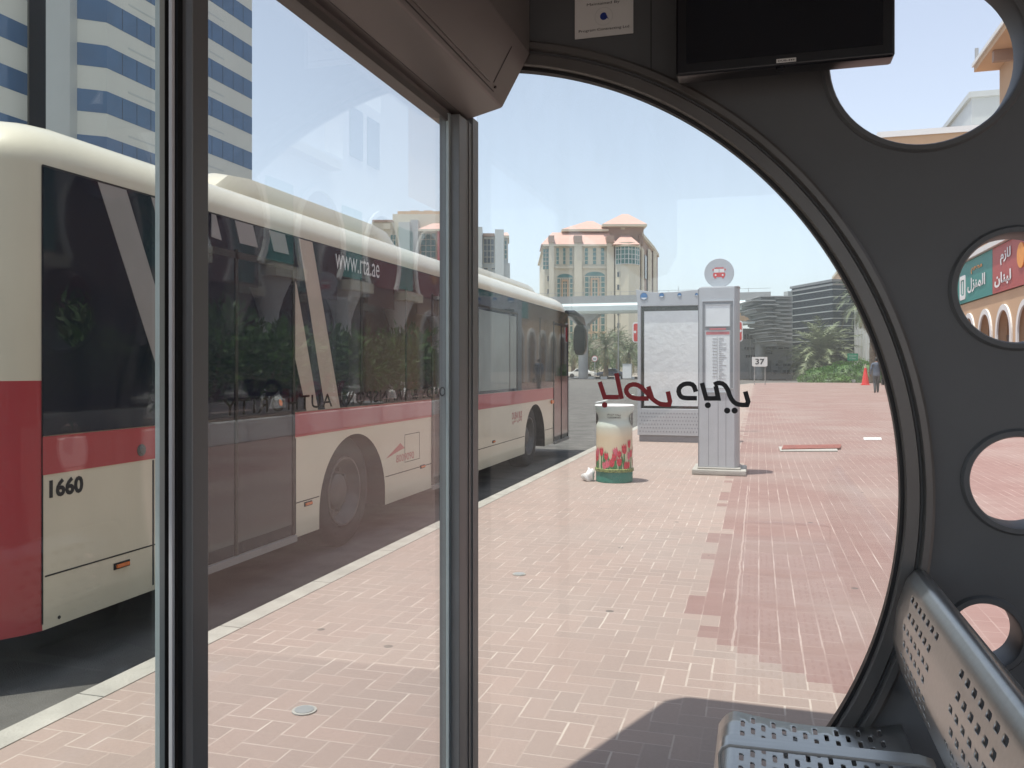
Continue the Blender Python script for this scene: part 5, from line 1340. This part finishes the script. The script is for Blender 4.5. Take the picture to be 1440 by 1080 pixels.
B().prism(rrect(-1.9, -.2, 6.2, 7.9, .2), 'yz', -.04, -.002, [rrect(-1.6, -.5, 6.5, 7.6, .15)]).build('box_logo', 'white', k); B().box(-.04, -.002, -1.15, -.95, 6.6, 7.5).build('box_logo', 'white', k)
st_('m', 3.2, 2.2, 6.7, .8, 'white', k)
k = sgn(44, 59, 5.95, 8.75, 'maroon_sign', 'red brown shop sign with white Arabic lettering above the arches')
st_(ar('لازم'), 5.6, 2.2, 7.5, .9, 'white', k); st_(ar('لبنان')+' ', 6.9, 3.6, 6.25, .85, 'white', k, .04); 
B().cyl((-.06, 1.4, 7.6), (-.002, 1.4, 7.6), .7, n=24).build('round_logo', 'orange', k)
MB_(B().box(14.35, 40, 43.5, 50.2, 0, 8.8), 'corner_wall', 'tan_wall')
# entrance part nearer the shelter (mirrored in the front glass)
en = empty('mall_entrance', (14, 30, 0)); tag(en, 'pale stone mall entrance with medallion and columned arches, seen mirrored in the front glass', 'building')
def EN(b, nm_, mt, par=None, **kw):
    b.v = [(x-14, y-30, z) for x, y, z in b.v]; return b.build(nm_, mt, par or en, **kw)
gab = [(-14, 5.3), (-14, 9.4), (19, 9.4), (19, 13.2), (24, 14.3), (29, 13.2), (29, 9.6), (30.5, 9.6), (30.5, 12.4), (34.0, 12.4), (34, 14), (37, 14), (37, 9.4), (43.4, 9.4), (43.4, 5.3)]
EN(B().prism(gab, 'yz', 14, 15.2, [circ(33.2+2.2, 10.2, .01, 6)]), 'wall', 'trim')
EN(B().lathe((13.99, 24, 11.2), [(1.5, 0), (1.5, -.12), (1.25, -.12), (1.2, -.04), (.55, -.04), (.5, -.14), (.0, -.14)], 40, axis='x'), 'medallion', 'cream_wall', smooth=True)
for y in (31.0, 32.6): EN(B().box(13.93, 13.995, y, y+1.1, 9.9, 11.9), 'window', 'darkglass')
EN(B().box(13.5, 14.0, 18.6, 29.4, 8.9, 9.25), 'ledge', 'cream_wall'); EN(B().box(14.6, 15.3, -14, 43.4, 4.9, 5.3), 'beam', 'cream_wall')
for i in range(11):
    y = -12+i*5.4
    EN(B().lathe((14.4, y, 0), [(.55, 0), (.55, .3), (.38, .45), (.34, 3.3), (.40, 3.45), (.50, 3.8), (.72, 4.3), (.78, 4.45)], 24), 'column', 'trim', smooth=True)
    EN(B().box(13.5, 15.1, y-1.0, y+1.0, 4.45, 4.85), 'capital', 'cream_wall')
    if i < 10:
        yc = y+2.7
        cr2 = [(yc+1.75*math.cos(R(a_)), 6.1+1.95*math.sin(R(a_))) for a_ in range(-40, 221, 13)]
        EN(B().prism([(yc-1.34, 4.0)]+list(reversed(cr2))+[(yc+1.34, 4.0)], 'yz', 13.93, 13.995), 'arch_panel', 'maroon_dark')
        l_, r_ = ribbon(cr2, .2); EN(B().prism([(p.x, p.y) for p in l_]+[(p.x, p.y) for p in reversed(r_)], 'yz', 13.80, 13.925), 'arch_trim', 'trim')
        EN(B().box(13.95, 13.996, y-.85, y+.85, 5.0, 7.8), 'teal_panel', 'teal_sign')
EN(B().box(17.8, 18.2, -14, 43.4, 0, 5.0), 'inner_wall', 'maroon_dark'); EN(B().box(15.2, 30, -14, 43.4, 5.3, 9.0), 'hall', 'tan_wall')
# eave, grey tower and tall tan block seen in the top hole
k = empty('pitched_roof_house', (15.5, 52, 0)); tag(k, 'tan building with a wide projecting eave in the upper round hole', 'building')
B().box(0, 10, -14, 12, 8.9, 21.4).build('wall', 'tan_wall', k); B().box(-1.5, 11, -16, 12.2, 21.4, 21.75).build('eave', 'tan_wall', k); B().box(-1.62, 11.1, -16, 12.3, 21.76, 22.0).build('eave_edge', 'trim', k)
for i in range(5): B().box(-1.3, -.05, -12+i*5, -11.6+i*5, 20.7, 21.39).build('bracket', 'brown_wall', k)
B().cyl((-1.4, 11.9, 22), (-1.4, 11.9, 22.9), .12, n=8).build('floodlight', 'pole', k)
k = empty('tall_tan_block', (14, 112, 0)); tag(k, 'tall peach coloured block with a white top edge behind the arcade', 'building')
B().box(0, 40, 0, 30, 0, 29.3).build('wall', 'tan_wall', k); B().box(-.15, 40.2, -.2, 30.2, 29.3, 30.0).build('parapet', 'white', k)
k = empty('grey_green_tower', (30, 139, 0)); tag(k, 'grey green tower with louvred windows behind the peach block', 'building')
B().box(0, 20, 0, 30, 0, 41.0).build('wall', 'towercol', k); B().box(-.4, 20.4, -.4, 30.4, 41, 41.8).build('parapet', 'towercol', k); B().box(-.2, 20.2, -.2, 30.2, 36, 36.3).build('band', 'pole', k)
for i in range(5): B().box(1.2, 8, -.12, -.01, 31+i*.9, 31.5+i*.9).build('louvre', 'brown_wall', k)
# ribbed tan building left of the arcade end
k = empty('ribbed_tan_building', (12.5, 97, 0)); tag(k, 'tan building with tall pale vertical ribs behind the tall palm', 'building')
B().box(0, 1.4, 0, 62, 0, 16.8).build('wall', 'tan_wall', k); B().box(-.2, 1.6, -.2, 62.2, 16.81, 17.3).build('parapet', 'cream_wall', k)
for i in range(20):
    B().box(-.45, -.003, .6+i*3.1, 1.5+i*3.1, 0, 11.5).build('rib', 'trim', k); B().box(-.02, -.008, 2.0+i*3.1, 3.2+i*3.1, .5, 10.8).build('window', 'darkglass', k)

hz = B().box(-905, 905, -305, 905, -1.3, 62).build('haze', 'white')
hm, ht, hp_ = nodes('thin dusty air'); ht.nodes.remove(hp_)
pvn = N(ht, 'ShaderNodeVolumePrincipled'); pvn.inputs['Color'].default_value = (.92, .95, 1, 1); pvn.inputs['Density'].default_value = .00045; pvn.inputs['Anisotropy'].default_value = .2
L(ht, pvn, 0, ht.nodes['Material Output'], 'Volume'); hz.data.materials[0] = hm; hz['kind'] = 'stuff'
# ------------------------------------------------------------------ light, sky, camera
w = bpy.data.worlds.new('World'); C.world = w; w.use_nodes = True; nt_ = w.node_tree; bgn = nt_.nodes['Background']
sky = nt_.nodes.new('ShaderNodeTexSky'); sky.sky_type = 'NISHITA'; sky.sun_disc = False
sdir = Vector((-.17, -.14, 1)).normalized(); EL = math.asin(sdir.z)   # towards the sun
sky.sun_elevation = EL; sky.sun_rotation = math.atan2(sdir.x, sdir.y)
sky.air_density = 1.0; sky.dust_density = 1.3; sky.ozone_density = 1.4; sky.altitude = 0
hs2 = nt_.nodes.new('ShaderNodeHueSaturation'); hs2.inputs['Saturation'].default_value = .57; nt_.links.new(sky.outputs[0], hs2.inputs['Color']); nt_.links.new(hs2.outputs[0], bgn.inputs[0]); bgn.inputs[1].default_value = .142
sl_ = bpy.data.lights.new('sun', 'SUN'); sl_.energy = 3.15; sl_.angle = R(.53); sl_.color = (1.0, .955, .885)
so = bpy.data.objects.new('sun', sl_); COL.objects.link(so); so.rotation_euler = sdir.to_track_quat('Z', 'Y').to_euler()
cd = bpy.data.cameras.new('camera'); cam = bpy.data.objects.new('camera', cd); COL.objects.link(cam); C.camera = cam
cam.location = (0, 0, CH); cam.rotation_euler = (R(90), 0, TH); cd.sensor_width = 36; cd.lens = 30; cd.shift_y = -23/1440.0; cd.clip_end = 6000; cd.clip_start = .05
C.view_settings.view_transform = 'Standard'; C.view_settings.look = 'None'; C.view_settings.gamma = 1; C.view_settings.exposure = 0.68
try:
    C.cycles.max_bounces = 10; C.cycles.transparent_max_bounces = 16; C.cycles.sample_clamp_indirect = 6; C.cycles.caustics_reflective = False; C.cycles.caustics_refractive = False
except Exception: pass
